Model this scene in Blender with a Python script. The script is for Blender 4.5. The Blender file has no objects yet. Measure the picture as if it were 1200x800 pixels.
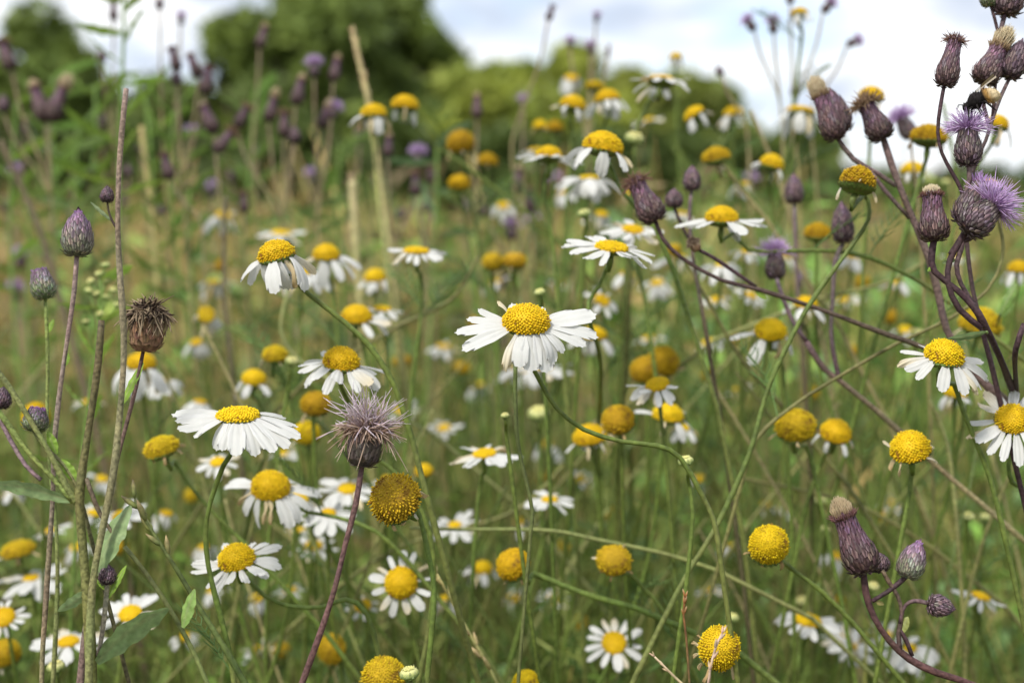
import bpy, math, random
import numpy as np
from mathutils import Vector, Matrix
R = math.radians
S = bpy.context.scene
COL = S.collection
rnd = random.Random(11)
nrng = np.random.default_rng(5)

# ------------------------------------------------------------------ camera, sky, sun, exposure
CAM_H, PITCH, FOCAL, FOCUS = 0.74, R(5.8), 50.0, 0.452
cd = bpy.data.cameras.new('camera')
cam = bpy.data.objects.new('camera', cd)
COL.objects.link(cam)
cam.location = (0, 0, CAM_H)
cam.rotation_euler = (R(90) - PITCH, 0, 0)
cd.lens = FOCAL
cd.sensor_width = 36
cd.clip_start, cd.clip_end = 0.02, 2000
cd.dof.use_dof = True
cd.dof.focus_distance = FOCUS
cd.dof.aperture_fstop = 8.0
cd.dof.aperture_blades = 7
S.camera = cam
K = 1200 * FOCAL / 36.0

SUN_EL, SUN_AZ = R(52), R(215)      # azimuth clockwise from +Y: behind the camera, to the left
w = bpy.data.worlds.new('World')
S.world = w
w.use_nodes = True
nt = w.node_tree
nt.nodes.clear()
N = nt.nodes.new
out = N('ShaderNodeOutputWorld'); bg = N('ShaderNodeBackground')
sky = N('ShaderNodeTexSky'); sky.sky_type = 'NISHITA'; sky.sun_disc = False
sky.sun_elevation, sky.sun_rotation = SUN_EL, SUN_AZ
tc = N('ShaderNodeTexCoord'); mp = N('ShaderNodeMapping'); mp.inputs['Scale'].default_value = (1, 1, 2.6)
mp.inputs['Location'].default_value = (0.35, 0.1, 0.3)
no = N('ShaderNodeTexNoise'); no.inputs['Scale'].default_value = 5.0; no.inputs['Detail'].default_value = 7; no.inputs['Roughness'].default_value = 0.55
rp = N('ShaderNodeValToRGB'); rp.color_ramp.elements[0].position = 0.36; rp.color_ramp.elements[1].position = 0.52
n2 = N('ShaderNodeTexNoise'); n2.inputs['Scale'].default_value = 9.0; n2.inputs['Detail'].default_value = 5
rp2 = N('ShaderNodeValToRGB'); rp2.color_ramp.elements[0].position = 0.36; rp2.color_ramp.elements[1].position = 0.56
rp2.color_ramp.elements[0].color = (3.9, 4.4, 5.3, 1); rp2.color_ramp.elements[1].color = (7.4, 7.5, 7.6, 1)
hz = N('ShaderNodeMix'); hz.data_type = 'RGBA'; hz.inputs[0].default_value = 0.55; hz.inputs[7].default_value = (5.0, 5.8, 7.2, 1)
mx = N('ShaderNodeMix'); mx.data_type = 'RGBA'
L = nt.links.new
L(tc.outputs['Generated'], mp.inputs[0]); L(mp.outputs[0], no.inputs['Vector']); L(mp.outputs[0], n2.inputs['Vector'])
L(no.outputs[0], rp.inputs[0]); L(n2.outputs[0], rp2.inputs[0])
L(sky.outputs[0], hz.inputs[6])
L(rp.outputs[0], mx.inputs[0]); L(hz.outputs[2], mx.inputs[6]); L(rp2.outputs[0], mx.inputs[7])
L(mx.outputs[2], bg.inputs[0]); bg.inputs[1].default_value = 0.1
L(bg.outputs[0], out.inputs[0])

sd = bpy.data.lights.new('sun', 'SUN'); sd.energy = 2.7; sd.angle = R(9); sd.color = (1.0, 0.96, 0.88)
so = bpy.data.objects.new('sun', sd); COL.objects.link(so)
so.rotation_euler = (R(90) - SUN_EL, 0, R(180) - SUN_AZ)
S.view_settings.view_transform = 'Standard'
S.view_settings.look = 'None'
S.view_settings.exposure = 0.80
S.view_settings.gamma = 1.0
S.cycles.use_denoising = True
S.cycles.max_bounces = 6
S.cycles.diffuse_bounces = 3
S.cycles.transmission_bounces = 3
S.cycles.transparent_max_bounces = 4
S.cycles.sample_clamp_indirect = 6

CP, SP = math.cos(PITCH), math.sin(PITCH)
def at(px, py, d):
    """the point that the 1200x800 photograph shows at (px, py), d metres deep"""
    a, b = (px - 600) / K * d, (400 - py) / K * d
    return Vector((a, d * CP + b * SP, CAM_H - d * SP + b * CP))
def mm(px, d):
    return px * d / K

# ------------------------------------------------------------------ materials
def srgb(r, g, b):
    f = lambda c: (c / 255) / 12.92 if c / 255 <= 0.04045 else (((c / 255) + 0.055) / 1.055) ** 2.4
    return (f(r), f(g), f(b), 1)

def material(name, rough=0.6, transl=0.0, nscale=300, namt=0.25, bump=0.0, spec=0.25, objvar=0.0, spots=None, sss=0.0):
    m = bpy.data.materials.new(name); m.use_nodes = True
    t = m.node_tree; t.nodes.clear(); A = t.nodes.new; J = t.links.new
    o = A('ShaderNodeOutputMaterial'); p = A('ShaderNodeBsdfPrincipled')
    p.inputs['Roughness'].default_value = rough
    p.inputs['Specular IOR Level'].default_value = spec
    at_ = A('ShaderNodeAttribute'); at_.attribute_name = 'tint'
    tx = A('ShaderNodeTexCoord'); nz = A('ShaderNodeTexNoise'); nz.inputs['Scale'].default_value = nscale; nz.inputs['Detail'].default_value = 4
    J(tx.outputs['Object'], nz.inputs['Vector'])
    mr = A('ShaderNodeMapRange'); mr.inputs[1].default_value = 0.3; mr.inputs[2].default_value = 0.7
    mr.inputs[3].default_value = 1 - namt; mr.inputs[4].default_value = 1 + namt
    J(nz.outputs[0], mr.inputs[0])
    mul = A('ShaderNodeMix'); mul.data_type = 'RGBA'; mul.blend_type = 'MULTIPLY'; mul.inputs[0].default_value = 1
    J(at_.outputs['Color'], mul.inputs[6]); J(mr.outputs[0], mul.inputs[7])
    colr = mul.outputs[2]
    if objvar:
        oi = A('ShaderNodeObjectInfo'); hs = A('ShaderNodeHueSaturation')
        m1 = A('ShaderNodeMapRange'); m1.inputs[3].default_value = 0.5 - objvar * 0.06; m1.inputs[4].default_value = 0.5 + objvar * 0.06
        m2 = A('ShaderNodeMapRange'); m2.inputs[3].default_value = 1 - objvar; m2.inputs[4].default_value = 1 + objvar * 0.5
        J(oi.outputs['Random'], m1.inputs[0]); J(oi.outputs['Random'], m2.inputs[0])
        J(m1.outputs[0], hs.inputs['Hue']); J(m2.outputs[0], hs.inputs['Value']); J(colr, hs.inputs['Color'])
        colr = hs.outputs[0]
    if spots:
        sc, thr, sc_col = spots
        n3 = A('ShaderNodeTexNoise'); n3.inputs['Scale'].default_value = sc; n3.inputs['Detail'].default_value = 3
        oi2 = A('ShaderNodeObjectInfo'); av = A('ShaderNodeVectorMath'); av.operation = 'ADD'
        J(tx.outputs['Object'], av.inputs[0]); J(oi2.outputs['Location'], av.inputs[1]); J(av.outputs[0], n3.inputs['Vector'])
        m3 = A('ShaderNodeMapRange'); m3.inputs[1].default_value = thr; m3.inputs[2].default_value = thr + 0.1
        J(n3.outputs[0], m3.inputs[0])
        mz = A('ShaderNodeMix'); mz.data_type = 'RGBA'; mz.inputs[7].default_value = sc_col
        J(m3.outputs[0], mz.inputs[0]); J(colr, mz.inputs[6]); colr = mz.outputs[2]
    J(colr, p.inputs['Base Color'])
    if sss:
        p.inputs['Subsurface Weight'].default_value = sss; p.inputs['Subsurface Radius'].default_value = (1, .8, .5); p.inputs['Subsurface Scale'].default_value = 0.001
    if bump:
        b = A('ShaderNodeBump'); b.inputs['Strength'].default_value = bump; b.inputs['Distance'].default_value = 0.0004
        J(nz.outputs[0], b.inputs['Height']); J(b.outputs[0], p.inputs['Normal'])
    if transl:
        tr = A('ShaderNodeBsdfTranslucent'); J(colr, tr.inputs['Color'])
        ms = A('ShaderNodeMixShader'); ms.inputs[0].default_value = transl
        J(p.outputs[0], ms.inputs[1]); J(tr.outputs[0], ms.inputs[2]); J(ms.outputs[0], o.inputs[0])
    else:
        J(p.outputs[0], o.inputs[0])
    return m

M = {
    'stem': material('plant_stem', 0.55, 0.0, 500, 0.35, 0.5, 0.25, 0.12),
    'thistle_stem': material('thistle_stem', 0.6, 0.0, 900, 0.5, 0.8, 0.2),
    'petal': material('petal', 0.6, 0.38, 3, 0.04, 0.0, 0.15),
    'disc': material('disc', 0.6, 0.0, 6, 0.12, 0.0, 0.15, 0.08),
    'old_disc': material('old_disc', 0.75, 0.0, 6, 0.2, 0.0, 0.1, 0.16, (1.4, 0.56, (0.22, 0.12, 0.02, 1))),
    'scale': material('thistle_scale', 0.6, 0.0, 9, 0.3, 0.0, 0.2, 0.15),
    'hair': material('floret_hair', 0.65, 0.3, 3, 0.1, 0.0, 0.1, 0.06),
    'leaf': material('leaf', 0.5, 0.3, 420, 0.22, 0.6, 0.3, 0.0, (300, 0.71, (0.16, 0.11, 0.04, 1))),
    'grass': material('grass', 0.55, 0.3, 60, 0.3, 0.0, 0.25),
    'tree_leaf': material('tree_leaf', 0.55, 0.3, 1.2, 0.25, 0.0, 0.25),
    'bark': material('bark', 0.85, 0.0, 14, 0.4, 0.8, 0.1),
    'bee': material('bee_fur', 0.8, 0.0, 900, 0.3, 0.0, 0.1),
}
wm = bpy.data.materials.new('bee_wing'); wm.use_nodes = True
pb = wm.node_tree.nodes['Principled BSDF']; pb.inputs['Base Color'].default_value = (.5, .42, .3, 1); pb.inputs['Alpha'].default_value = 0.55; pb.inputs['Roughness'].default_value = .25
M['wing'] = wm

# ------------------------------------------------------------------ mesh collector
class MB:
    def __init__(s):
        s.v, s.f, s.c = [], [], []
    def add(s, vs, fs, cs):
        b = len(s.v); s.v += [tuple(x) for x in vs]
        s.f += [tuple(i + b for i in f) for f in fs]
        s.c += (cs if isinstance(cs, list) else [cs] * len(vs))
    def tube(s, pts, rad, col, sides=8, cap=True):
        n = len(pts)
        P = [Vector(p) for p in pts]
        rads = rad if isinstance(rad, (list, tuple)) else [rad] * n
        cols = col if isinstance(col, list) else [col] * n
        T = [(P[min(i + 1, n - 1)] - P[max(i - 1, 0)]).normalized() for i in range(n)]
        ref = Vector((0, 1, 0)) if abs(T[0].y) < 0.9 else Vector((1, 0, 0))
        nrm = (ref - T[0] * ref.dot(T[0])).normalized()
        vs, cs, fs = [], [], []
        for i in range(n):
            nrm = nrm - T[i] * nrm.dot(T[i])
            nrm = nrm.normalized() if nrm.length > 1e-6 else T[i].orthogonal().normalized()
            bi = T[i].cross(nrm)
            for k in range(sides):
                a = 2 * math.pi * k / sides
                vs.append(P[i] + (nrm * math.cos(a) + bi * math.sin(a)) * rads[i]); cs.append(cols[i])
        for i in range(n - 1):
            for k in range(sides):
                k2 = (k + 1) % sides
                fs.append((i * sides + k, i * sides + k2, (i + 1) * sides + k2, (i + 1) * sides + k))
        if cap:
            fs.append(tuple(range(sides))[::-1]); fs.append(tuple((n - 1) * sides + k for k in range(sides)))
        s.add(vs, fs, cs)
    def revolve(s, prof, cols, sides=20):
        vs, cs, fs = [], [], []
        n = len(prof)
        for (z, r), c in zip(prof, cols):
            for k in range(sides):
                a = 2 * math.pi * k / sides
                vs.append((r * math.cos(a), r * math.sin(a), z)); cs.append(c)
        for i in range(n - 1):
            for k in range(sides):
                k2 = (k + 1) % sides
                fs.append((i * sides + k, i * sides + k2, (i + 1) * sides + k2, (i + 1) * sides + k))
        fs.append(tuple(range(sides))[::-1]); fs.append(tuple((n - 1) * sides + k for k in range(sides)))
        s.add(vs, fs, cs)
    def mesh(s, name, mat, smooth=True, origin=None):
        me = bpy.data.meshes.new(name)
        vs = s.v if origin is None else [(x - origin[0], y - origin[1], z - origin[2]) for x, y, z in s.v]
        me.from_pydata(vs, [], s.f)
        ca = me.color_attributes.new('tint', 'FLOAT_COLOR', 'POINT')
        ca.data.foreach_set('color', np.array([(c[0], c[1], c[2], 1.0) for c in s.c], dtype=np.float32).ravel())
        if smooth:
            me.polygons.foreach_set('use_smooth', [True] * len(me.polygons))
        me.materials.append(mat); me.update()
        return me

def put(name, me, parent=None, mat=None):
    o = bpy.data.objects.new(name, me); COL.objects.link(o)
    if parent is not None: o.parent = parent
    if mat is not None: o.matrix_basis = mat
    return o
def thing(name, label, cat, loc, group=None):
    o = bpy.data.objects.new(name, None); COL.objects.link(o)
    o.empty_display_size = 0.01
    o.location = loc; o['label'] = label; o['category'] = cat
    if group: o['group'] = group
    return o
def lerp(a, b, t): return tuple(a[i] + (b[i] - a[i]) * t for i in range(3))
def jit(c, a, r=rnd):
    k = 1 + r.uniform(-a, a)
    return tuple(max(0, x * k * (1 + r.uniform(-a, a) * .3)) for x in c[:3])

def smooth_path(pts, step=0.006):
    P = [Vector(p) for p in pts]
    if len(P) == 2:
        return [P[0].lerp(P[1], t / 6) for t in range(7)]
    o = []
    for i in range(len(P) - 1):
        p0, p1, p2, p3 = P[max(i - 1, 0)], P[i], P[i + 1], P[min(i + 2, len(P) - 1)]
        n = max(2, min(14, int((p2 - p1).length / step)))
        for k in range(n):
            t = k / n
            o.append(0.5 * ((2 * p1) + (p2 - p0) * t + (2 * p0 - 5 * p1 + 4 * p2 - p3) * t * t + (3 * p1 - p0 - 3 * p2 + p3) * t ** 3))
    o.append(P[-1])
    return o
def to_ground(path, r, lat=0.06, n=12, back=(.08, .28)):
    """carry a stem on from its last point down to the soil"""
    P = path[-1]; T = (path[-1] - path[-3]).normalized()
    h = max(P.z, 0.02)
    G = Vector((P.x + T.x * h * .35 + r.uniform(-lat, lat), P.y + max(-0.02, T.y * h * .35) + r.uniform(*back), 0))
    B1 = P + T * h * .3; B2 = G + Vector((r.uniform(-.02, .02), -.02, h * .30))
    q = []
    for k in range(1, n + 1):
        t = k / n
        q.append(P * (1 - t) ** 3 + B1 * 3 * t * (1 - t) ** 2 + B2 * 3 * t * t * (1 - t) + G * t ** 3)
    return path + q

# ------------------------------------------------------------------ mayweed pieces (unit: disc radius 1)
YEL, YEL2 = (0.68, 0.475, 0.010), (0.60, 0.37, 0.008)
OCH, OCH2 = (0.53, 0.37, 0.014), (0.34, 0.205, 0.015)
GRN = (0.13, 0.19, 0.04)
def disc_mesh(name, h, over, c_top, c_edge, n, mat, fuzzy=0.0, seed=1, dimple=0.0):
    r = random.Random(seed); b = MB()
    amax = math.pi / 2 * over
    prof, pc = [], []
    for i in range(13):
        a = amax * (1 - i / 12)
        rr = math.sin(min(a, math.pi / 2)) if a <= math.pi / 2 else math.sin(a)
        zz = h * math.cos(a)
        prof.append((zz * .97, max(rr * .955, .001))); pc.append(lerp(c_top, c_edge, .75))
    z0 = prof[0][0]
    prof = [(z - z0, q) for z, q in prof]
    b.revolve(prof, pc, 22)
    g = math.pi * (3 - math.sqrt(5))
    # arc-length table so the florets keep an even spacing
    As = np.linspace(0, amax, 200); area = np.cumsum(np.sin(As)); area /= area[-1]
    for i in range(n):
        u = (i + .5) / n
        a = float(np.interp(u, area, As)); th = i * g
        cx, cz = math.sin(a), h * math.cos(a) - z0
        nrm = Vector((math.sin(a) * h, 0, math.cos(a))).normalized() if h > 0 else Vector((0, 0, 1))
        rot = Matrix.Rotation(th, 3, 'Z'); p = rot @ Vector((cx * .96, 0, cz * .985)); nv = rot @ nrm
        p += Vector((r.gauss(0, .012), r.gauss(0, .012), r.gauss(0, .012)))
        if dimple: p -= nv * dimple * math.exp(-(a / .5) ** 2)
        tx = nv.orthogonal().normalized(); ty = nv.cross(tx)
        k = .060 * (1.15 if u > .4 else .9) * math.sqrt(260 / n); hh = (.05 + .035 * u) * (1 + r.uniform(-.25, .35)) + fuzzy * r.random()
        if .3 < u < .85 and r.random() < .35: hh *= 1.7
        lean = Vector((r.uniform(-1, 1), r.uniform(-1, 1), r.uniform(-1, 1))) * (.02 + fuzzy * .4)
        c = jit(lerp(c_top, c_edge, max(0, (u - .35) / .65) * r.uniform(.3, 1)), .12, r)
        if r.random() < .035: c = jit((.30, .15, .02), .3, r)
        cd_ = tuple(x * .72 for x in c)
        vs, cs = [], []
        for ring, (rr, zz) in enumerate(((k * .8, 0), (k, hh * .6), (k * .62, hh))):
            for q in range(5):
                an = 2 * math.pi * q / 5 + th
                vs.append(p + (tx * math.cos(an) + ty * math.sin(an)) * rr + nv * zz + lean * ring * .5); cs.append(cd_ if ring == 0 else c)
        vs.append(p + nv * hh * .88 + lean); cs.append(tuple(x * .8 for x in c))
        fs = []
        for ring in range(2):
            for q in range(5):
                q2 = (q + 1) % 5
                fs.append((ring * 5 + q, ring * 5 + q2, ring * 5 + 5 + q2, ring * 5 + 5 + q))
        for q in range(5): fs.append((10 + q, 10 + (q + 1) % 5, 15))
        b.add(vs, fs, cs)
    return b.mesh(name, mat), h - z0 if over > 1 else h
DISC = {}
for nm, h, ov, n in (('flat', .42, 1, 330), ('dome', .93, 1.05, 400), ('cone', 1.02, 1.06, 430), ('ball', 1.05, 1.38, 640)):
    DISC[nm, 'y'] = disc_mesh('disc_' + nm, h, ov, YEL, YEL2, n, M['disc'], seed=3)
    DISC[nm, 'o'] = disc_mesh('old_disc_' + nm, h, ov, OCH, OCH2, n, M['old_disc'], fuzzy=.05, seed=4)
DISC['hole', 'o'] = disc_mesh('old_disc_hollow', 1.0, 1.3, OCH, OCH2, 330, M['old_disc'], fuzzy=.05, seed=8, dimple=.35)
DISC['fuzz', 'o'] = disc_mesh('old_disc_fuzzy', 1.08, 1.42, (.56, .39, .018), (.40, .265, .03), 520, M['old_disc'], fuzzy=.07, seed=9)

for nm, h, ov, n in (('ball', 1.05, 1.38, 640), ('dome', .82, 1.03, 380)):
    DISC[nm, 'g'] = disc_mesh('ripe_disc_' + nm, h, ov, (.62, .43, .011), (.48, .30, .012), n, M['old_disc'], fuzzy=.02, seed=14)

def bract_mesh():
    b = MB(); r = random.Random(2)
    b.revolve([(-.42, .14), (-.36, .3), (-.25, .62), (-.12, .9), (.02, .985), (.05, .9)], [jit(GRN, .1, r) for _ in range(6)], 20)
    for ring, (n, r0, z0, r1, z1) in enumerate(((16, .35, -.36, .8, -.2), (20, .65, -.25, 1.02, .0), (22, .85, -.15, 1.07, .1))):
        for i in range(n):
            a = 2 * math.pi * (i + ring * .5) / n + r.uniform(-.05, .05); wd = .11
            e = Vector((math.cos(a), math.sin(a), 0)); t = Vector((-math.sin(a), math.cos(a), 0))
            P = lambda rr, z, q: e * rr + t * q + Vector((0, 0, z - .03))
            c = jit(GRN, .2, r); ce = (.16, .11, .05)
            b.add([P(r0, z0, -wd * .5), P(r0, z0, wd * .5), P((r0 + r1) / 2, (z0 + z1) / 2 - .02, wd), P(r1, z1, 0), P((r0 + r1) / 2, (z0 + z1) / 2 - .02, -wd)],
                  [(0, 1, 2, 3, 4)], [c, c, c, ce, c])
    return b.mesh('bracts', M['stem'])
BRACTS = bract_mesh()
PW = (.66, .66, .645); CREAM = (.70, .60, .40); TAN = (.52, .38, .19)
def petal_mesh(name, bend, width, groove=.018, twist=0.0, curl=0.0, c0=PW, c1=PW, seed=0, wob=0.0):
    """one ray floret along +x, length 1; bend = total downward turn in radians"""
    r = random.Random(seed); b = MB(); nx, ny = 12, 8
    vs, cs, fs = [], [], []
    x = z = 0.0; pts = []
    for i in range(nx + 1):
        t = i / nx; a = -bend * (t ** 1.3)
        pts.append((x, z, a)); x += math.cos(a) / nx; z += math.sin(a) / nx
    ph = r.uniform(0, 6)
    for i in range(nx + 1):
        t = i / nx
        px_, pz_, a = pts[i]
        wd = width * 1.06 * (.34 + .66 * min(1, t / .42) ** .8) * (1 - .10 * max(0, t - .75) / .25)
        tw = twist * t
        for j in range(ny + 1):
            v = j / ny * 2 - 1
            back = 0
            if i >= nx - 1:
                tip = .10 * v * v + .045 * (1 - math.cos(v * math.pi * 3)) * .5 + .10 * abs(v) ** 6
                back = tip * (1 if i == nx else .35)
            y = v * wd / 2 * (1 - .25 * (abs(v) > .99) * (i == nx))
            zz = groove * math.cos(v * math.pi * 2.5) * min(1, t * 3) - curl * v * v * wd + wob * math.sin(t * 6 + ph + v * 1.2)
            yy, z2 = y * math.cos(tw) - zz * math.sin(tw), y * math.sin(tw) + zz * math.cos(tw)
            vs.append((px_ - back * math.cos(a) - z2 * math.sin(a), yy, pz_ - back * math.sin(a) + z2 * math.cos(a)))
            cs.append(jit(lerp(c0, c1, t), .02, r))
    for i in range(nx):
        for j in range(ny):
            q = i * (ny + 1) + j
            fs.append((q, q + 1, q + ny + 2, q + ny + 1))
    b.add(vs, fs, cs)
    return b.mesh(name, M['petal'])
PET = {
    'flat': [petal_mesh('petal_flat', .18, .30, seed=1), petal_mesh('petal_flat', .30, .33, .022, .25, seed=2), petal_mesh('petal_flat', -.10, .29, .02, -.2, .1, seed=3, wob=.012), petal_mesh('petal_flat', .40, .35, .02, .1, -.08, seed=4, wob=.01), petal_mesh('petal_flat', .25, .31, .03, .4, .15, PW, (.66, .58, .42), seed=14, wob=.02), petal_mesh('petal_flat', .12, .24, .03, -.5, .1, seed=15, wob=.03), petal_mesh('petal_flat', .5, .27, .02, .15, .1, seed=16, wob=.02)],
    'droop': [petal_mesh('petal_droop', .75, .33, seed=5), petal_mesh('petal_droop', 1.0, .36, .024, .2, seed=6, wob=.01), petal_mesh('petal_droop', .6, .31, .02, -.3, .1, seed=7), petal_mesh('petal_droop', 1.25, .34, .02, .3, .12, seed=8, wob=.015)],
    'wilt': [petal_mesh('petal_wilt', .9, .17, .03, 1.4, .4, CREAM, CREAM, 9, .03), petal_mesh('petal_wilt', .6, .20, .03, -1.0, .3, PW, CREAM, 10, .03), petal_mesh('petal_wilt', 1.3, .14, .03, 2.0, .4, CREAM, TAN, 11, .04)],
    'dry': [petal_mesh('petal_dry', 1.6, .22, .04, 1.2, .4, TAN, (.42, .29, .14), 12, .05), petal_mesh('petal_dry', .9, .26, .05, -1.5, .5, CREAM, TAN, 13, .05)],
}
def leaflet_mesh(seed):
    """a thread-fine feathery mayweed leaf along +x, length 1"""
    r = random.Random(seed); b = MB(); c = (.10, .17, .045)
    pts = [Vector((i / 10, .03 * math.sin(i * .6 + seed), .10 * math.sin(i / 10 * 2.4))) for i in range(11)]
    b.tube(pts, [.013 * (1 - i / 14) for i in range(11)], c, 4, False)
    for i in range(2, 11):
        for sd_ in (-1, 1):
            ln = .26 * math.sin(.5 + i / 10 * 2.3) * r.uniform(.7, 1.2); p = pts[i]
            d = Vector((r.uniform(.5, 1), sd_ * 1.1, r.uniform(-.3, .6))).normalized()
            q = [p, p + d * ln * .5 + Vector((.02, 0, .01)), p + d * ln + Vector((.08, 0, .03))]
            b.tube(q, [.009, .008, .003], jit(c, .2, r), 3, False)
            if i < 9:
                e = Vector((1, sd_ * .2, r.uniform(-.3, .5))).normalized()
                b.tube([q[1], q[1] + e * ln * .5], [.007, .003], jit(c, .2, r), 3, False)
    return b.mesh('feather_leaf', M['stem'])
FEATHER = [leaflet_mesh(i) for i in range(3)]

MG = 'mayweed daisies flowering through the meadow'
OG = 'spent mayweed heads without white petals'
BG = 'unopened mayweed buds'
def aim(axis):
    z = axis.normalized()
    x = Vector((1, 0, 0)); x = (x - z * x.dot(z))
    x = x.normalized() if x.length > .05 else Vector((0, 0, -1 if z.x > 0 else 1)).cross(Vector((0, 1, 0))).normalized()
    y = z.cross(x)
    return Matrix((x, y, z)).transposed()
def axis_of(tilt, roll):
    t, s = R(tilt), R(roll)
    v = Vector((0, -math.sin(t), math.cos(t)))
    return Matrix.Rotation(s, 3, 'Y') @ v
SG, SO, SD = (.105, .145, .028), (.165, .165, .055), (.07, .10, .022)
fcount = 0
def flower(px, py, d, disc, span, shape, col, tilt, roll, mode, label, stem=(), n=None, petals=None, sc=SG, sr=.75, leaves=0, az0=None, arc=None):
    global fcount
    fcount += 1
    r = random.Random(1000 + fcount)
    rad = mm(disc / 2, d)
    ax = axis_of(tilt, roll)
    me, h = DISC[shape, col]
    org = at(px, py, d) - ax * rad * h * .45
    rot = aim(ax) @ Matrix.Rotation(r.uniform(-.3, .3), 3, 'Z')
    p0 = org - ax * rad * .36
    # the stem: from under the head, through the photographed points, to the soil
    path = [p0, p0 - ax * max(.006, rad * .8)]
    if stem:
        path += [at(q[0], q[1], q[2] if len(q) > 2 else d + .012) for q in stem]
    else:
        k = r.uniform(.03, .06)
        sx = r.uniform(-1, 1); path += [p0 - ax * .02 + Vector((sx * .008, .004, -k)), p0 - ax * .03 + Vector((sx * .05, r.uniform(0, .03), -k * 2.4))]
    path = to_ground(smooth_path(path), r, .06 if stem else .16)
    G = path[-1].copy()
    spent = mode in ('none', 'collar')
    t = thing('mayweed_flower', label, 'daisy', G, OG if spent else MG)
    b = MB(); m_ = len(path)
    rr = [(sr * (1 + .5 * (i / m_)) * (1 + .06 * math.sin(i * 1.7) + .05 * math.sin(i * .61)) + (.4 if i < 2 else 0)) * .001 for i in range(m_)]
    cc = [jit(lerp(sc, SO if i > m_ * .5 else sc, .5), .12, r) for i in range(m_)]
    b.tube(path, rr, cc, 8)
    put('stem', b.mesh('stem', M['stem'], origin=G), t)
    base = Matrix.Translation(org - G) @ rot.to_4x4() @ Matrix.Scale(rad, 4)
    put('bracts', BRACTS, t, base)
    q_ = .14 if spent else .07
    base = base @ Matrix.Rotation(r.uniform(-.12, .12), 4, 'Y') @ Matrix.Diagonal((r.uniform(1 - q_, 1 + q_), r.uniform(1 - q_, 1 + q_), r.uniform(1 - 2 * q_, 1 + q_), 1))
    D = put('flower_head', me, t, base)
    pl = (mm(span / 2, d) - rad * .85) / rad
    def petal(az, el, ln, kind, wid=1.0, roll_=0.0):
        m2 = Matrix.Rotation(R(az), 4, 'Z') @ Matrix.Translation((.86, 0, .04)) @ Matrix.Rotation(-R(el), 4, 'Y') @ Matrix.Rotation(R(roll_), 4, 'X')
        m2 = m2 @ Matrix.Diagonal((ln, ln * wid, ln, 1))
        put('petal', r.choice(PET[kind]) if isinstance(kind, str) else PET[kind[0]][kind[1]], D, m2)
    if petals:
        for q in petals: petal(q[0], q[1], q[2] * pl, q[3], *(q[4:]))
    elif mode != 'none':
        spec = {'fresh': (18, -4, 7, 'flat'), 'flare': (17, -12, 10, 'flat'), 'droop': (16, -20, 14, 'droop'), 'reflex': (13, -46, 16, 'droop'),
                'fade': (10, -55, 18, 'wilt'), 'collar': (6, -30, 30, 'dry')}[mode]
        nn = n or spec[0] + r.randint(-2, 2)
        for i in range(nn):
            az = 360 * i / nn + r.uniform(-7, 7) if arc is None else arc[0] + (arc[1] - arc[0]) * (i + .5) / nn + r.uniform(-6, 6)
            if arc is None and r.random() < (.08 if mode in ('fresh', 'flare') else .10): continue
            kd = spec[3]
            if mode in ('droop', 'reflex') and r.random() < .18: kd = 'wilt'
            if mode == 'fade' and r.random() < .45: kd = 'droop'
            if mode == 'flare' and r.random() < .3: kd = 'droop'
            ln = pl * r.uniform(.76, 1.06) * (.9 if kd == 'wilt' else 1)
            if mode in ('fresh', 'flare') and r.random() < .05: kd = 'wilt'
            if mode in ('reflex', 'fade'): ln *= 1.4
            if mode == 'droop': ln *= 1.15
            if mode == 'collar':
                ln = r.uniform(.45, .95); kd = r.choice(['dry', 'dry', 'wilt'])
            petal(az, r.gauss(spec[1], spec[2] * 1.35), ln, kd, r.uniform(.9, 1.3), r.uniform(-22, 22))
    if not leaves and d > .5 and r.random() < .6: leaves = 2
    for k in range(leaves):
        i = int(m_ * r.uniform(.25, .6)); p = path[i] - G
        mt = Matrix.Translation(p) @ Matrix.Rotation(r.uniform(0, 6.28), 4, 'Z') @ Matrix.Rotation(-r.uniform(.3, .9), 4, 'Y') @ Matrix.Scale(r.uniform(.022, .04), 4)
        put('feathery_leaf', r.choice(FEATHER), t, mt)
    return t

# ------------------------------------------------------------------ thistle pieces (unit: involucre length 1, width 1)
PURD, PURM, GRY = (.060, .036, .042), (.16, .085, .145), (.30, .27, .27)
def tuft(b, n, r0, z0, spread, length, c0, c1, rad, seed, droop=0.0, wob=.1, down=0.0, jitl=.3, sides=3, dome=0.0, chaos=0.0):
    r = random.Random(seed)
    for i in range(n):
        u = math.sqrt((i + .5) / n); th = i * 2.39996
        bx = r0 * u
        p = Vector((bx * math.cos(th), bx * math.sin(th), z0 + dome * (1 - u * u)))
        a = spread * u * r.uniform(.75, 1.2)
        d = Vector((math.sin(a) * math.cos(th), math.sin(a) * math.sin(th), math.cos(a)))
        d = (d + Vector((r.gauss(0, 1), r.gauss(0, 1), r.gauss(0, 1))) * chaos).normalized()
        ln = length * (1 - jitl * r.random()); side = Vector((r.uniform(-1, 1), r.uniform(-1, 1), r.uniform(-1, 1)))
        q = []
        for k in range(5):
            t = k / 4
            q.append(p + d * ln * t + side * wob * ln * t * t - Vector((0, 0, 1)) * droop * ln * t * t * u)
        cc = [jit(lerp(c0, c1, k / 4), .12, r) for k in range(5)]
        b.tube(q, [rad, rad, rad, rad * 1.05, rad * .35], cc, sides, False)
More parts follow.
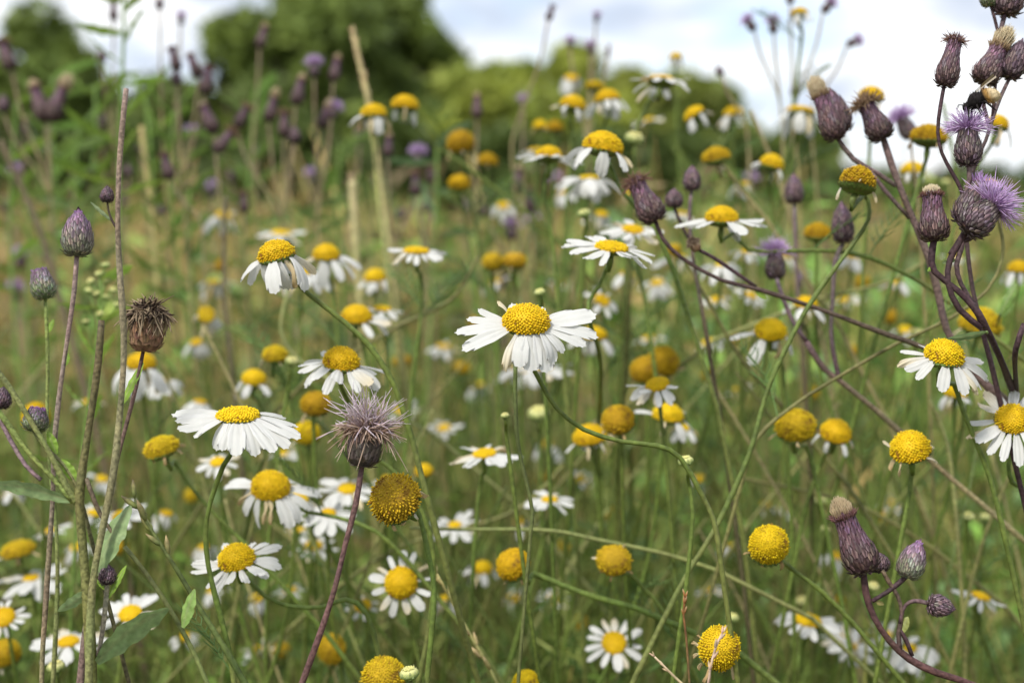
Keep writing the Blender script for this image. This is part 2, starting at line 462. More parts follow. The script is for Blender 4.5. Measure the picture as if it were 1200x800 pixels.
def thistle_base(name, prof, n, c_in, c_edge, c_tip, seed, size=.13, lift=.03, top_purple=None, flare=0.0):
    r = random.Random(seed); b = MB()
    b.revolve(prof, [jit(c_in, .15, r) for _ in prof], 18)
    P = np.array(prof, float); seg = np.r_[0, np.cumsum(np.hypot(np.diff(P[:, 0]), np.diff(P[:, 1])))]
    A = np.linspace(0, seg[-1] * .985, 300); zz = np.interp(A, seg, P[:, 0]); rr = np.interp(A, seg, P[:, 1])
    ar = np.cumsum(rr + .02); ar /= ar[-1]
    for i in range(n):
        u = (i + .5) / n; s_ = float(np.interp(u, ar, A)); th = i * 2.39996
        z, q = float(np.interp(s_, A, zz)), float(np.interp(s_, A, rr))
        s2 = min(s_ + .02, A[-1]); dz, dr = float(np.interp(s2, A, zz)) - z, float(np.interp(s2, A, rr)) - q
        up = Vector((dr, 0, dz)); up = up.normalized() if up.length > 1e-5 else Vector((0, 0, 1))
        nv = Vector((up.z, 0, -up.x)); tv = Vector((0, 1, 0)); p = Vector((q, 0, z))
        sz = size * r.uniform(.85, 1.15); wd = sz * .50
        nv2 = nv + up * 0
        vs = [p - tv * wd * .6 + nv * .004, p + tv * wd * .6 + nv * .004, p + up * sz * .55 + tv * wd + nv * (.4 * lift), p + up * sz * 1.25 + nv2 * (lift + flare * r.random()) , p + up * sz * .55 - tv * wd + nv * (.4 * lift), p + up * sz * .6 + nv * lift * 1.1, p + up * sz * .05 + nv * lift * .7]
        ci = c_in
        ce = c_edge
        if top_purple:
            k = max(0, min(1, (z - .25) / .6)); ci = lerp(c_in, top_purple, k * .8); ce = lerp(c_edge, lerp(top_purple, (.4, .3, .42), .4), k)
        ci, ce, ct = jit(ci, .45, r), jit(ce, .5, r), jit(c_tip, .4, r)
        rot = Matrix.Rotation(th, 3, 'Z')
        b.add([rot @ v for v in vs], [(0, 1, 6), (1, 2, 5, 6), (2, 3, 5), (3, 4, 5), (4, 0, 6, 5)], [ce, ce, ce, ct, ce, lerp(ci, ct, .5), ci])
    return b
BOT = [(0, .12), (.02, .28), (.09, .41), (.2, .47), (.33, .46), (.48, .39), (.64, .32), (.8, .28), (.93, .28), (1, .24)]
BUD = [(0, .1), (.02, .28), (.1, .42), (.28, .5), (.5, .48), (.72, .38), (.9, .2), (1, .06)]
CUP = [(0, .12), (.02, .28), (.12, .42), (.3, .5), (.55, .48), (.8, .38), (.96, .33), (1, .25)]
LOW = [(0, .12), (.03, .32), (.18, .46), (.45, .5), (.75, .48), (.95, .42), (1, .3)]
def tuftmesh(name, *a, **k):
    b = MB(); tuft(b, *a, **k); return b.mesh(name, M['hair'])
LIL, LILP, WHT = (.46, .27, .60), (.30, .10, .38), (.66, .55, .66)
TANP, TANB, BRN = (.58, .45, .25), (.36, .24, .12), (.13, .075, .06)
HEADS = {}
def reg(kind, base, tufts): HEADS[kind] = (base, tufts)
reg('bud', thistle_base('bud_scales', BUD, 105, (.046, .027, .032), (.24, .175, .195), (.035, .015, .027), 1, .18, .045).mesh('bud_scales', M['scale'], False), [])
reg('bud_pale', thistle_base('bud_scales', BUD, 140, (.10, .10, .07), (.33, .32, .24), (.045, .02, .04), 2, .16, .035, (.24, .12, .23)).mesh('bud_scales', M['scale'], False), [('floret_tuft', tuftmesh('bud_florets', 26, .12, .9, .4, .14, LILP, LIL, .012, 4))])
reg('bud_green', thistle_base('bud_scales', CUP, 110, (.09, .115, .05), (.36, .38, .27), (.05, .025, .05), 3, .17, .04, (.16, .11, .15)).mesh('bud_scales', M['scale'], False), [('floret_tuft', tuftmesh('bud_florets', 40, .28, .92, .5, .2, LILP, (.36, .2, .46), .015, 5))])
bloom_base = thistle_base('bloom_scales', CUP, 125, (.040, .025, .028), (.25, .195, .20), (.035, .015, .027), 6, .18, .045).mesh('bloom_scales', M['scale'], False)
reg('bloom', bloom_base, [('floret_tuft', tuftmesh('florets', 330, .3, .93, 1.55, .85, (.46, .24, .52), (.80, .63, .90), .013, 7, .05, .3, dome=.2, chaos=.1))])
reg('bloom_small', bloom_base, [('floret_tuft', tuftmesh('florets', 120, .26, .9, .7, .5, (.44, .14, .42), (.66, .46, .80), .013, 8, 0, .25, chaos=.1))])
bott = thistle_base('bottle_scales', BOT, 150, (.044, .024, .026), (.20, .14, .135), (.03, .013, .018), 10, .15, .04, (.10, .040, .062)).mesh('bottle_scales', M['scale'], False)
reg('bottle_brown', bott, [('floret_tuft', tuftmesh('brown_florets', 260, .30, .93, 1.2, .30, BRN, (.24, .13, .10), .013, 11, .45, .7, chaos=.3, dome=.08))])
reg('bottle_cream', bott, [('floret_tuft', tuftmesh('brown_florets', 190, .31, .9, .8, .22, BRN, (.20, .10, .08), .015, 12, .1, .4, chaos=.2)), ('pappus', tuftmesh('pappus', 220, .24, .97, .25, .22, (.42, .31, .19), (.72, .62, .44), .014, 13, 0, .1, dome=.14))])
reg('bottle_tan', bott, [('floret_tuft', tuftmesh('brown_florets', 220, .34, .84, .55, .22, BRN, (.24, .12, .12), .016, 14, .1, .35, chaos=.15)), ('pappus', tuftmesh('pappus', 340, .29, .93, .12, .26, (.38, .26, .15), (.70, .58, .38), .013, 15, -.1, .12, jitl=.25, dome=.30))])
reg('bottle_brush', bott, [('floret_tuft', tuftmesh('brown_florets', 120, .33, .88, .5, .3, (.22, .13, .08), (.40, .28, .16), .014, 18, .1, .35, chaos=.15)), ('pappus', tuftmesh('pappus', 420, .31, .90, .12, .48, (.34, .23, .13), (.76, .65, .44), .012, 16, -.25, .2, jitl=.3, dome=.42, chaos=.05))])
reg('bottle_rust', bott, [('floret_tuft', tuftmesh('rust_florets', 300, .34, .92, 1.1, .36, (.13, .08, .05), (.36, .24, .15), .016, 17, .3, .7, chaos=.35, dome=.1))])
bb = MB()
tuft(bb, 150, .44, .98, 1.7, .66, (.25, .15, .10), (.70, .54, .44), .018, 20, .75, .9, chaos=.28)
tuft(bb, 130, .36, 1.0, 1.2, 1.0, (.38, .26, .25), (.76, .66, .74), .017, 21, .1, .7, dome=.2, chaos=.25)
tuft(bb, 150, .46, .95, 1.4, .50, (.08, .05, .04), (.32, .21, .16), .022, 26, .7, .6, chaos=.35)
reg('burst', thistle_base('burst_scales', LOW, 100, (.065, .05, .042), (.15, .125, .11), (.04, .028, .025), 22, .22, .035).mesh('burst_scales', M['scale'], False), [('floret_tuft', bb.mesh('burst_florets', M['hair']))])
db = MB()
tuft(db, 150, .56, .98, 1.9, .27, (.055, .038, .026), (.42, .32, .22), .030, 23, 1.7, 1.2, dome=.30, chaos=.7)
tuft(db, 80, .58, 1.0, 2.0, .36, (.05, .035, .025), (.40, .30, .20), .026, 24, 1.5, 1.2, dome=.2, chaos=.5)
tuft(db, 160, .46, .95, 1.2, .30, (.03, .02, .015), (.09, .06, .045), .034, 27, .6, .8, dome=.30, chaos=.7)
reg('dried', thistle_base('dried_scales', LOW, 90, (.22, .13, .075), (.27, .165, .10), (.02, .013, .012), 25, .19, .03, flare=.05).mesh('dried_scales', M['scale'], False), [('dried_florets', db.mesh('dried_florets', M['hair']))])

def thistle_head(t, G, base, tip, width, kind, d, d2=None):
    A, B = at(base[0], base[1], d), at(tip[0], tip[1], d if d2 is None else d2)
    ln = (B - A).length; ax = (B - A).normalized(); wd = mm(width * .9, d)
    me, tf = HEADS[kind]
    m = Matrix.Translation(A - G) @ (aim(ax) @ Matrix.Rotation(rnd.uniform(0, 6), 3, 'Z')).to_4x4()
    h = put('flower_head', me, t, m @ Matrix.Diagonal((wd, wd, ln, 1)))
    for nm, tm in tf:
        k = wd / ln
        put(nm, tm, h, Matrix.Translation((0, 0, 1 - k * .96 if nm != 'bottle' else 0)) @ Matrix.Diagonal((1, 1, k, 1)) if ln > 0 else Matrix())
    return h
TG = 'creeping thistles among the daisies'
DK, DKG, GB = (.050, .028, .032), (.085, .07, .035), (.20, .145, .12)
def leaf_mesh(A, B, width, side, col, curve=.12, wav=.06, seed=0, under=None):
    """a lance-shaped leaf from A to B; side = sideways direction of its blade"""
    r = random.Random(seed); b = MB(); nx, ny = 18, 6
    ax = (B - A); ln = ax.length; ax.normalize()
    sv = (side - ax * side.dot(ax)).normalized(); nv = ax.cross(sv)
    vs, cs, fs = [], [], []
    for i in range(nx + 1):
        t = i / nx; wd = width * (math.sin(math.pi * min(1, t * .93 + .05)) ** .75) * (1 + wav * math.sin(i * 2.1 + seed) * .8)
        for j in range(ny + 1):
            v = j / ny * 2 - 1
            z = -curve * ln * math.sin(math.pi * t) * .6 + abs(v) * wd * .12 + wav * wd * math.sin(i * 1.3 + v * 2 + seed) * abs(v)
            vs.append(A + ax * ln * t + sv * v * wd / 2 + nv * z)
            cs.append(jit(lerp(col, (.30, .33, .16), .45 if j == ny // 2 else 0), .12, r))
    for i in range(nx):
        for j in range(ny):
            q = i * (ny + 1) + j; fs.append((q, q + 1, q + ny + 2, q + ny + 1))
    b.add(vs, fs, cs)
    return b
LG, LGB = (.24, .33, .15), (.22, .35, .05)
def thistle(label, d, stems, heads, leaves=(), name='thistle_plant', cat='thistle', group=TG, lat=.05, mat='thistle_stem'):
    """stems: (points, radius start px, radius end px, colour start, colour end, reaches the soil)"""
    r = random.Random(hash(label) % 1000 if False else len(label) * 31 + int(d * 1000))
    G = None; built = []
    for st in stems:
        pts, r0, r1, c0, c1, down = st
        path = smooth_path([at(p[0], p[1], p[2] if len(p) > 2 else d) for p in pts])
        nvis = len(path)
        if down:
            path = to_ground(path, r, lat)
            if G is None: G = path[-1].copy()
        built.append((path, nvis, r0, r1, c0, c1))
    if G is None: G = built[0][0][-1].copy(); G.z = 0
    t = thing(name, label, cat, G, group)
    b = MB()
    for path, nv, r0, r1, c0, c1 in built:
        n = len(path)
        rr = [mm(.88 * (r0 + (r1 - r0) * min(1, i / nv)), d) * (1 + .10 * math.sin(i * .9)) for i in range(n)]
        cc = [jit(lerp(c0, c1, min(1, i / nv)), .18, r) for i in range(n)]
        b.tube(path, rr, cc, 9)
    put('stem', b.mesh('stem', M[mat], origin=G), t)
    for hd in heads: thistle_head(t, G, *hd[:4], hd[4] if len(hd) > 4 else d, hd[5] if len(hd) > 5 else None)
    for k, lf in enumerate(leaves):
        a, b_, wpx, side, col, cv = lf
        lb = leaf_mesh(at(*a, d), at(*b_, d), mm(wpx, d), Vector(side), col, cv, .06, k + len(label))
        put('leaf', lb.mesh('leaf', M['leaf'], origin=G), t)
    return t

# ------------------------------------------------------------------ the setting: ground, far trees, meadow grass
gm = bpy.data.materials.new('meadow_soil'); gm.use_nodes = True
t_ = gm.node_tree; p_ = t_.nodes['Principled BSDF']; p_.inputs['Roughness'].default_value = .9; p_.inputs['Specular IOR Level'].default_value = .1
tx_ = t_.nodes.new('ShaderNodeTexCoord'); z_ = t_.nodes.new('ShaderNodeTexNoise'); z_.inputs['Scale'].default_value = 1.6; z_.inputs['Detail'].default_value = 9
r_ = t_.nodes.new('ShaderNodeValToRGB'); e_ = r_.color_ramp
e_.elements[0].position = .3; e_.elements[0].color = (.045, .055, .018, 1); e_.elements[1].position = .72; e_.elements[1].color = (.21, .165, .075, 1)
q_ = e_.elements.new(.5); q_.color = (.10, .10, .035, 1)
t_.links.new(tx_.outputs['Object'], z_.inputs['Vector']); t_.links.new(z_.outputs[0], r_.inputs[0]); t_.links.new(r_.outputs[0], p_.inputs['Base Color'])
gv = []; gf = []
xs = np.concatenate([np.linspace(-400, -12, 8), np.linspace(-10, 10, 41), np.linspace(12, 400, 8)]); ys = np.concatenate([np.linspace(-20, -1, 4), np.linspace(0, 30, 60), np.linspace(34, 900, 12)])
for y in ys:
    for x in xs:
        gv.append((x, y, .012 * math.sin(x * 3.1 + y) * math.cos(y * 2.3 - x) - .012))
nx_ = len(xs)
for j in range(len(ys) - 1):
    for i in range(nx_ - 1):
        gf.append((j * nx_ + i, j * nx_ + i + 1, (j + 1) * nx_ + i + 1, (j + 1) * nx_ + i))
me = bpy.data.meshes.new('ground'); me.from_pydata(gv, [], gf); me.materials.append(gm); me.polygons.foreach_set('use_smooth', [True] * len(me.polygons))
o = put('ground', me); o['kind'] = 'structure'; o['label'] = 'dry summer meadow soil under the grass'

def np_mesh(name, V, Fq, C, mat):
    me = bpy.data.meshes.new(name)
    me.vertices.add(len(V)); me.vertices.foreach_set('co', V.astype(np.float32).ravel())
    nl = Fq.size; me.loops.add(nl); me.loops.foreach_set('vertex_index', Fq.astype(np.int32).ravel())
    me.polygons.add(len(Fq)); me.polygons.foreach_set('loop_start', np.arange(0, nl, 4, dtype=np.int32)); me.polygons.foreach_set('loop_total', np.full(len(Fq), 4, dtype=np.int32))
    me.update(calc_edges=True)
    me.polygons.foreach_set('use_smooth', [True] * len(Fq))
    ca = me.color_attributes.new('tint', 'FLOAT_COLOR', 'POINT')
    ca.data.foreach_set('color', np.c_[C, np.ones(len(C))].astype(np.float32).ravel())
    me.materials.append(mat); me.validate(); return me
def patch(x, y, s=1.0, o=0.0):
    """patches of lusher and drier growth, 0..1"""
    v = np.sin(x * 9.1 * s / (.6 + .2 * y) + 2.3 * y + o) + np.sin(x * 4.3 * s + 1.7 - y * 3.1 + o) * .8 + np.sin(x * 1.7 + y * .9 + 2 * o) + np.sin(x * .8 - y * .45 + o) * .8
    return np.clip(.5 + v * .26, 0, 1)
def blades(n, y0, y1, h0, h1, w0, w1, lean, pal, wts, bend=.3, seg=6, wfar=0.0, pad=.30, spread=.46, hfar=0.0, taper=1.0):
    """n ribbons rooted in the soil between y0 and y1 metres; returns arrays"""
    y = np.exp(nrng.uniform(math.log(y0), math.log(y1), n)); x = nrng.uniform(-1, 1, n) * (spread * y + pad)
    h = nrng.uniform(h0, h1, n) * (1 + hfar * np.log(y / y0)); wd = nrng.uniform(w0, w1, n) * (1 + wfar * (y - y0))
    az = nrng.uniform(0, 2 * np.pi, n); ln = np.abs(nrng.normal(0, lean, n)); fa = nrng.uniform(0, np.pi, n)
    bd = nrng.uniform(0, bend, n)
    ci = nrng.choice(len(pal), n, p=np.array(wts) / sum(wts)); base = np.array(pal)[ci] * nrng.uniform(.6, 1.35, (n, 1)) * (.42 + 1.05 * patch(x, y))[:, None]
    dry = np.clip((patch(x, y, .7, 4) - .66 + .34 * np.clip(-x / y * 3.2, -.4, 1)) * 2.2, 0, .75)[:, None] * np.clip((y - 1.4) / 1.6, 0, 1)[:, None]
    base = base * (1 - dry) + np.array([.40, .28, .12]) * nrng.uniform(.6, 1.2, (n, 1)) * dry
    base = base * np.array([1.10, 1.12, .9])
    V = np.zeros((n, seg + 1, 2, 3)); C = np.zeros((n, seg + 1, 2, 3))
    for i in range(seg + 1):
        t = i / seg; off = np.sin(ln) * t + bd * t * t
        cx, cy, cz = x + np.cos(az) * off * h, y + np.sin(az) * off * h, h * np.cos(ln) * (t - .25 * bd * t * t)
        ww = wd * (1 - taper * t ** 1.6) * .5 + .0002
        for s_, sg in ((0, -1), (1, 1)):
            V[:, i, s_, 0] = cx + np.cos(fa) * ww * sg; V[:, i, s_, 1] = cy + np.sin(fa) * ww * sg; V[:, i, s_, 2] = cz
        C[:, i, :, :] = base[:, None, :]
    k = np.arange(n)[:, None] * (seg + 1) * 2 + np.arange(seg)[None, :] * 2
    F = np.stack([k, k + 1, k + 3, k + 2], -1).reshape(-1, 4)
    return V.reshape(-1, 3), F, C.reshape(-1, 3)
def stuff(name, label, parts, mat):
    V, F, C, b = [], [], [], 0
    for v, f, c in parts:
        V.append(v); F.append(f + b); C.append(c); b += len(v)
    o = put(name, np_mesh(name, np.concatenate(V), np.concatenate(F), np.concatenate(C), mat))
    o['kind'] = 'stuff'; o['label'] = label
    return o
PG = [(.12, .20, .035), (.17, .24, .05), (.23, .27, .07), (.075, .135, .03), (.30, .32, .09)]
PD = [(.42, .31, .14), (.36, .24, .11), (.50, .40, .20), (.27, .17, .08), (.32, .27, .09)]
stuff('meadow_grass', 'green grass and leaves growing between the flowers', [
    blades(3600, .80, 3.0, .22, .44, .002, .005, .34, PG, [4, 4, 3, 3, 1.5], .6),
    blades(7000, 1.6, 7, .25, .55, .003, .010, .30, PG, [4, 4, 3, 3, 1.5], .6, wfar=.12),
    blades(700, 1.6, 7, .55, .85, .004, .010, .16, PG, [4, 4, 3, 2, 1.5], .4, wfar=.1),
    blades(7000, 5, 22, .30, .62, .008, .018, .25, PG, [4, 4, 3, 2, 2], .5, wfar=.10),
    blades(300, 3, 10, .60, .82, .008, .018, .16, PG, [3, 4, 4, 1, 3], .5, wfar=.10)], M['grass'])
stuff('dry_grass', 'tan dry grass standing through the meadow', [
    blades(400, .80, 1.7, .25, .46, .0012, .0022, .3, PD, [3, 2, 2, 2, 4], .3, taper=.5),
    blades(1800, 1.5, 5, .35, .62, .002, .004, .2, PD, [3, 3, 2, 2, 3], .3, wfar=.15, taper=.5),
    blades(420, 1.6, 6, .60, .88, .003, .006, .12, PD, [3, 3, 2, 3, 3], .25, wfar=.12, taper=.3),
    blades(900, 4, 16, .55, .76, .006, .010, .14, PD, [3, 3, 3, 2, 3], .3, wfar=.12, taper=.4),
    blades(7000, 3.5, 22, .38, .68, .004, .008, .2, PD, [4, 3, 3, 2, 2], .3, wfar=.12, taper=.5)], M['grass'])
def leaves_np(n, y0, y1, z0, z1, s0, s1, pal, wts, far=.1):
    """broad leaves of the low herbs, each a folded blade"""
    y = np.exp(nrng.uniform(math.log(y0), math.log(y1), n)); x = nrng.uniform(-1, 1, n) * (.46 * y + .25); z = nrng.uniform(z0, z1, n)
    s = nrng.uniform(s0, s1, n) * (1 + far * (y - y0)); a = nrng.uniform(0, 6.283, n); e = nrng.uniform(-.5, 1.1, n)
    u = np.stack([np.cos(a) * np.cos(e), np.sin(a) * np.cos(e), np.sin(e)], 1); sd = np.stack([-np.sin(a), np.cos(a), 0 * a], 1)
    sd = sd + np.cross(u, sd) * nrng.uniform(-.8, .8, (n, 1)); nv = np.cross(u, sd); c = np.stack([x, y, z], 1)
    w_ = s[:, None] * nrng.uniform(.10, .2, (n, 1)); S_ = s[:, None]
    V = np.stack([c, c + u * S_ * .45 + sd * w_ + nv * w_ * .4, c + u * S_ * .9 - nv * S_ * .15, c + u * S_ * .45, c + u * S_ * .45 - sd * w_ + nv * w_ * .4], 1).reshape(-1, 3)
    k = np.arange(n)[:, None] * 5
    F = np.concatenate([k + np.array([[0, 1, 2, 3]]), k + np.array([[0, 3, 2, 4]])])
    ci = nrng.choice(len(pal), n, p=np.array(wts) / sum(wts)); cb = np.array(pal)[ci] * nrng.uniform(.55, 1.4, (n, 1)) * (.38 + 1.15 * patch(x, y, 1, 2))[:, None]; dry = np.clip((patch(x, y, .7, 4) - .64 + .34 * np.clip(-x / y * 3.2, -.4, 1)) * 2.6, 0, .85)[:, None] * np.clip((y - 1.2) / 1.4, .15, 1)[:, None]
    cb = cb * (1 - dry) + np.array([.34, .22, .10]) * dry; C = np.repeat(cb * np.array([1.08, 1.14, .95]), 5, 0)
    return V, F, C
PL = [(.10, .19, .035), (.15, .26, .05), (.13, .20, .09), (.22, .29, .07), (.33, .22, .10), (.06, .11, .03)]
stuff('herb_leaves', 'green and browning herb leaves filling the meadow below the flowers', [
    leaves_np(1500, .90, 2.2, .12, .50, .025, .065, PL, [4, 4, 3, 2, 1.2, 3]),
    leaves_np(5200, .85, 3.2, .03, .36, .03, .07, [(.04, .085, .026), (.06, .12, .035), (.03, .06, .02)], [3, 2, 2]),  # low leaves: darker palette puts shade near the soil into their colour
    leaves_np(2300, 1.1, 4.5, .36, .76, .03, .06, [(.08, .14, .035), (.13, .21, .05), (.10, .17, .07), (.22, .16, .10), (.20, .24, .07)], [4, 3, 2, 1.6, 2]),
    leaves_np(4200, 1.6, 5, .10, .62, .04, .09, PL, [4, 4, 3, 2, 1.8, 3]),
    leaves_np(5500, 4, 20, .10, .66, .06, .10, PL, [3, 3, 2, 3, 3.5, 2])], M['grass'])
PS = [(.20, .24, .06), (.27, .27, .09), (.14, .20, .045), (.34, .27, .11), (.16, .10, .06)]
stuff('tangled_stems', 'thin crossing olive stalks of many flowers', [
    blades(800, .62, 1.15, .30, .62, .0010, .0018, .85, PS, [5, 3, 4, 1.5, 1], .5, taper=.3),
    blades(1100, .78, 1.8, .30, .64, .0016, .0028, .65, PS, [4, 3, 3, 2, 1], .35, taper=.35),
    blades(750, 1.2, 4.5, .58, .84, .0022, .0040, .30, [(.20, .23, .07), (.36, .28, .13), (.13, .085, .06), (.10, .15, .04), (.26, .17, .14)], [4, 3, 2.5, 3, 1.5], .3, taper=.35),
    blades(900, 1.3, 4, .4, .64, .0018, .003, .45, PS, [4, 3, 3, 2, 1], .3, taper=.35)], M['grass'])
def feathers(n, y0, y1, z0, z1, size):
    """thread leaves of the mayweed: many hair-thin forks in the air between the stems"""
    V, F, C, b = [], [], [], 0
    for _ in range(n):
        y = math.exp(nrng.uniform(math.log(y0), math.log(y1))); x = nrng.uniform(-1, 1) * (.46 * y + .2); z = nrng.uniform(z0, z1)
        a = nrng.uniform(0, 6.28); col = np.array(PG[int(nrng.integers(0, 4))]) * nrng.uniform(.8, 1.2); m = 16
        u = np.array([math.cos(a), math.sin(a), nrng.uniform(.1, .8)]); u /= np.linalg.norm(u)
        st = np.array([x, y, z]) + u[None] * np.linspace(0, size, m)[:, None]
        d = nrng.normal(0, 1, (m, 3)); d += u * .8; d /= np.linalg.norm(d, axis=1)[:, None]
        e = st + d * size * nrng.uniform(.2, .5, (m, 1))
        wv = np.cross(d, nrng.normal(0, 1, (m, 3))); wv /= np.linalg.norm(wv, axis=1)[:, None]; wv *= .0007 * (1 + .25 * y)
        q = np.stack([st - wv, st + wv, e + wv * .4, e - wv * .4], 1).reshape(-1, 3)
        V.append(q); F.append(np.arange(m * 4).reshape(-1, 4) + b); C.append(np.repeat(col[None], m * 4, 0)); b += m * 4
    return np.concatenate(V), np.concatenate(F), np.concatenate(C)
stuff('feathery_foliage', 'fine thread like green leaves low among the daisies', [
    feathers(2600, .62, 1.8, .16, .52, .05), feathers(2600, 1.2, 4.5, .15, .55, .07)], M['grass'])

def tree(label, px, py_top, halfpx, y, trunk_h, cols, n, seed, leaf=.16, name='tree', cat='tree', group='trees and bushes beyond the meadow', squash=1.0, lobes=26, low=.12):
    g = np.random.default_rng(seed); r = random.Random(seed)
    cx = (px - 600) / K * y
    top = CAM_H + (231 - py_top) / K * y; rad = mm(halfpx, y)
    t = thing(name, label, cat, (cx, y, 0), group)
    b = MB(); tr = .035 * top + .02
    b.tube([(0, 0, -.1), (.02, 0, top * .25), (-.03, .02, top * .5), (.02, 0, top * .8)], [tr * 1.3, tr, tr * .75, tr * .25], (.09, .07, .05), 9)
    for k in range(7):
        a = r.uniform(0, 6.28); z0 = top * r.uniform(.15, .6); q = rad * r.uniform(.5, .8)
        b.tube([(0, 0, z0), (q * .5 * math.cos(a), q * .5 * math.sin(a), z0 + top * .12), (q * math.cos(a), q * math.sin(a), z0 + top * .28)], [tr * .5, tr * .3, tr * .08], (.09, .07, .05), 6)
    put('trunk', b.mesh('trunk', M['bark']), t)
    # crown: lobes of leaves spread through an uneven volume
    ctr = []
    for k in range(lobes):
        u = g.normal(0, 1, 3); u /= np.linalg.norm(u); q = g.uniform(.35, .85)
        z = top * (low + (1 - low) * .5) + u[2] * q * top * (1 - low) * .44
        shrink = 1 - .35 * max(0, (z / top - .55) / .45)
        ctr.append((u[0] * q * rad * shrink, u[1] * q * rad * shrink, z))
    ctr = np.array(ctr); lr = rad * g.uniform(.26, .46, lobes) * squash
    li = g.integers(0, lobes, n); u = g.normal(0, 1, (n, 3)); u /= np.linalg.norm(u, axis=1)[:, None]
    c = ctr[li] + u * (lr[li] * g.uniform(.45, 1.05, n) ** .7)[:, None] * np.array([1, 1, .85])
    c[:, 2] = np.clip(c[:, 2], .05, None)
    a1 = g.normal(0, 1, (n, 3)); a1 /= np.linalg.norm(a1, axis=1)[:, None]
    a2 = np.cross(a1, g.normal(0, 1, (n, 3))); a2 /= np.linalg.norm(a2, axis=1)[:, None]
    sz = leaf * g.uniform(.6, 1.3, (n, 1)); a1 *= sz; a2 *= sz * .5
    V = np.stack([c - a1, c - a2, c + a1, c + a2], 1).reshape(-1, 3)
    lt = g.uniform(0, 1, lobes)[li][:, None] * .6 + g.uniform(0, .4, (n, 1))
    Cc = np.array(cols[0]) * (1 - lt) + np.array(cols[1]) * lt
    put('crown', np_mesh('crown', V, np.arange(n * 4).reshape(-1, 4), np.repeat(Cc, 4, 0), M['tree_leaf']), t)
DKT, MDT, YLT = (.10, .145, .035), (.20, .26, .05), (.34, .37, .06)
tree('rounded green tree standing alone at the far left edge', 58, 4, 108, 22, 1, (DKT, MDT), 10000, 1, lobes=36, squash=.8, low=.0)
tree('tallest dark green tree rising above the meadow out of view', 395, -70, 172, 25, 1, (DKT, MDT), 20000, 2, .2, lobes=60, squash=.62, low=.0)
tree('yellowish green bush with a rounded top right of the tallest tree', 672, 44, 105, 23, .6, (MDT, YLT), 10000, 3, name='bush', cat='bush', low=.02, lobes=34, squash=.8)
tree('low sunlit bush tucked against the foot of the tallest tree', 560, 58, 88, 21, .6, (MDT, YLT), 8000, 4, name='bush', cat='bush', low=.02, lobes=34, squash=.8)
tree('mid green bush behind the daisies at the end of the bushes', 808, 72, 105, 24, .6, (DKT, YLT), 10000, 5, name='bush', cat='bush', low=.02, lobes=34, squash=.8)
tree('small dark bush filling the gap below the white sky', 212, 62, 90, 24, .6, (DKT, MDT), 7000, 6, name='bush', cat='bush', low=.02, lobes=30, squash=.8)
tree('lower bush sloping away under the bright cloud', 922, 132, 85, 26, .6, (DKT, MDT), 7000, 7, name='bush', cat='bush', low=.02, lobes=30, squash=.8)
tree('narrow yellowish bush filling the gap right beside the tallest tree', 598, 34, 78, 24, .6, (MDT, YLT), 8000, 8, name='bush', cat='bush', low=.0, lobes=30, squash=.8)
tree('green bush joining the two bigger bushes right of the middle', 738, 48, 85, 25, .6, (DKT, YLT), 8000, 9, name='bush', cat='bush', low=.0, lobes=30, squash=.8)
tree('dark leafy tree merging with the right flank of the tallest tree', 490, 40, 75, 24, .8, (DKT, MDT), 8000, 40, low=.0, lobes=30, squash=.8)
tree('dark leafy tree merging with the left flank of the tallest tree', 290, 30, 65, 24, .8, (DKT, MDT), 8000, 41, low=.0, lobes=30, squash=.8)
HDK = ((.045, .070, .018), (.11, .155, .034))
for k, (px, top, hw, y) in enumerate(((1010, 192, 75, 30), (1120, 202, 80, 32), (1230, 194, 80, 30), (-70, 60, 70, 26), (-10, 130, 80, 19), (110, 128, 80, 20), (235, 135, 80, 19), (345, 125, 80, 20), (455, 128, 80, 19), (560, 138, 80, 20), (670, 140, 80, 19), (775, 146, 80, 20), (870, 160, 75, 20), (950, 180, 70, 21))):
    tree('low dark hedge bush along the far edge of the meadow', px, top, hw, y, .4, HDK, 4500, 20 + k, name='bush', cat='bush', low=.0, group='hedge bushes along the far edge', squash=1.0)
# ------------------------------------------------------------------ the daisies, nearest first
F = flower
# hero flower in the centre: each ray laid out by hand (azimuth, elevation, length, (kind, variant), width, roll)
F(617, 370, .452, 52, 160, 'cone', 'y', 17, 2, 'custom', 'large sharp white daisy in the middle with drooping front petals and full yellow disc',
  [(632, 445), (652, 478), (684, 503), (728, 517), (770, 522), (797, 536), (820, 575), (836, 608), (842, 640)], petals=[
    (184, 0, 1.02, ('flat', 1), .95, -22), (204, -10, 1.08, ('flat', 3), .82, -26), (167, 9, .78, ('flat', 0), 1.05, -12), (148, 14, .66, ('flat', 2), 1.0, -8),
     (236, -42, .92, ('wilt', 1), 1.0, 0), (250, -40, .80, ('droop', 2), 1.25, 16), (269, -50, .86, ('flat', 3), 1.3, -6),
    (290, -52, .92, ('flat', 1), 1.3, -10), (305, -36, .78, ('droop', 1), 1.25, -18), (319, -30, .66, ('droop', 0), 1.0, 10), (334, -15, .88, ('flat', 1), .85, 16),
    (349, -6, 1.06, ('flat', 3), .85, 16), (6, 11, 1.06, ('flat', 0), 1.3, 24), (27, 8, .86, ('flat', 1), .9, 0), (122, 50, .52, ('wilt', 1), 1.3, 60), (62, 4, .7, ('flat', 0)), (95, 2, .7, ('flat', 2))], sr=.7)
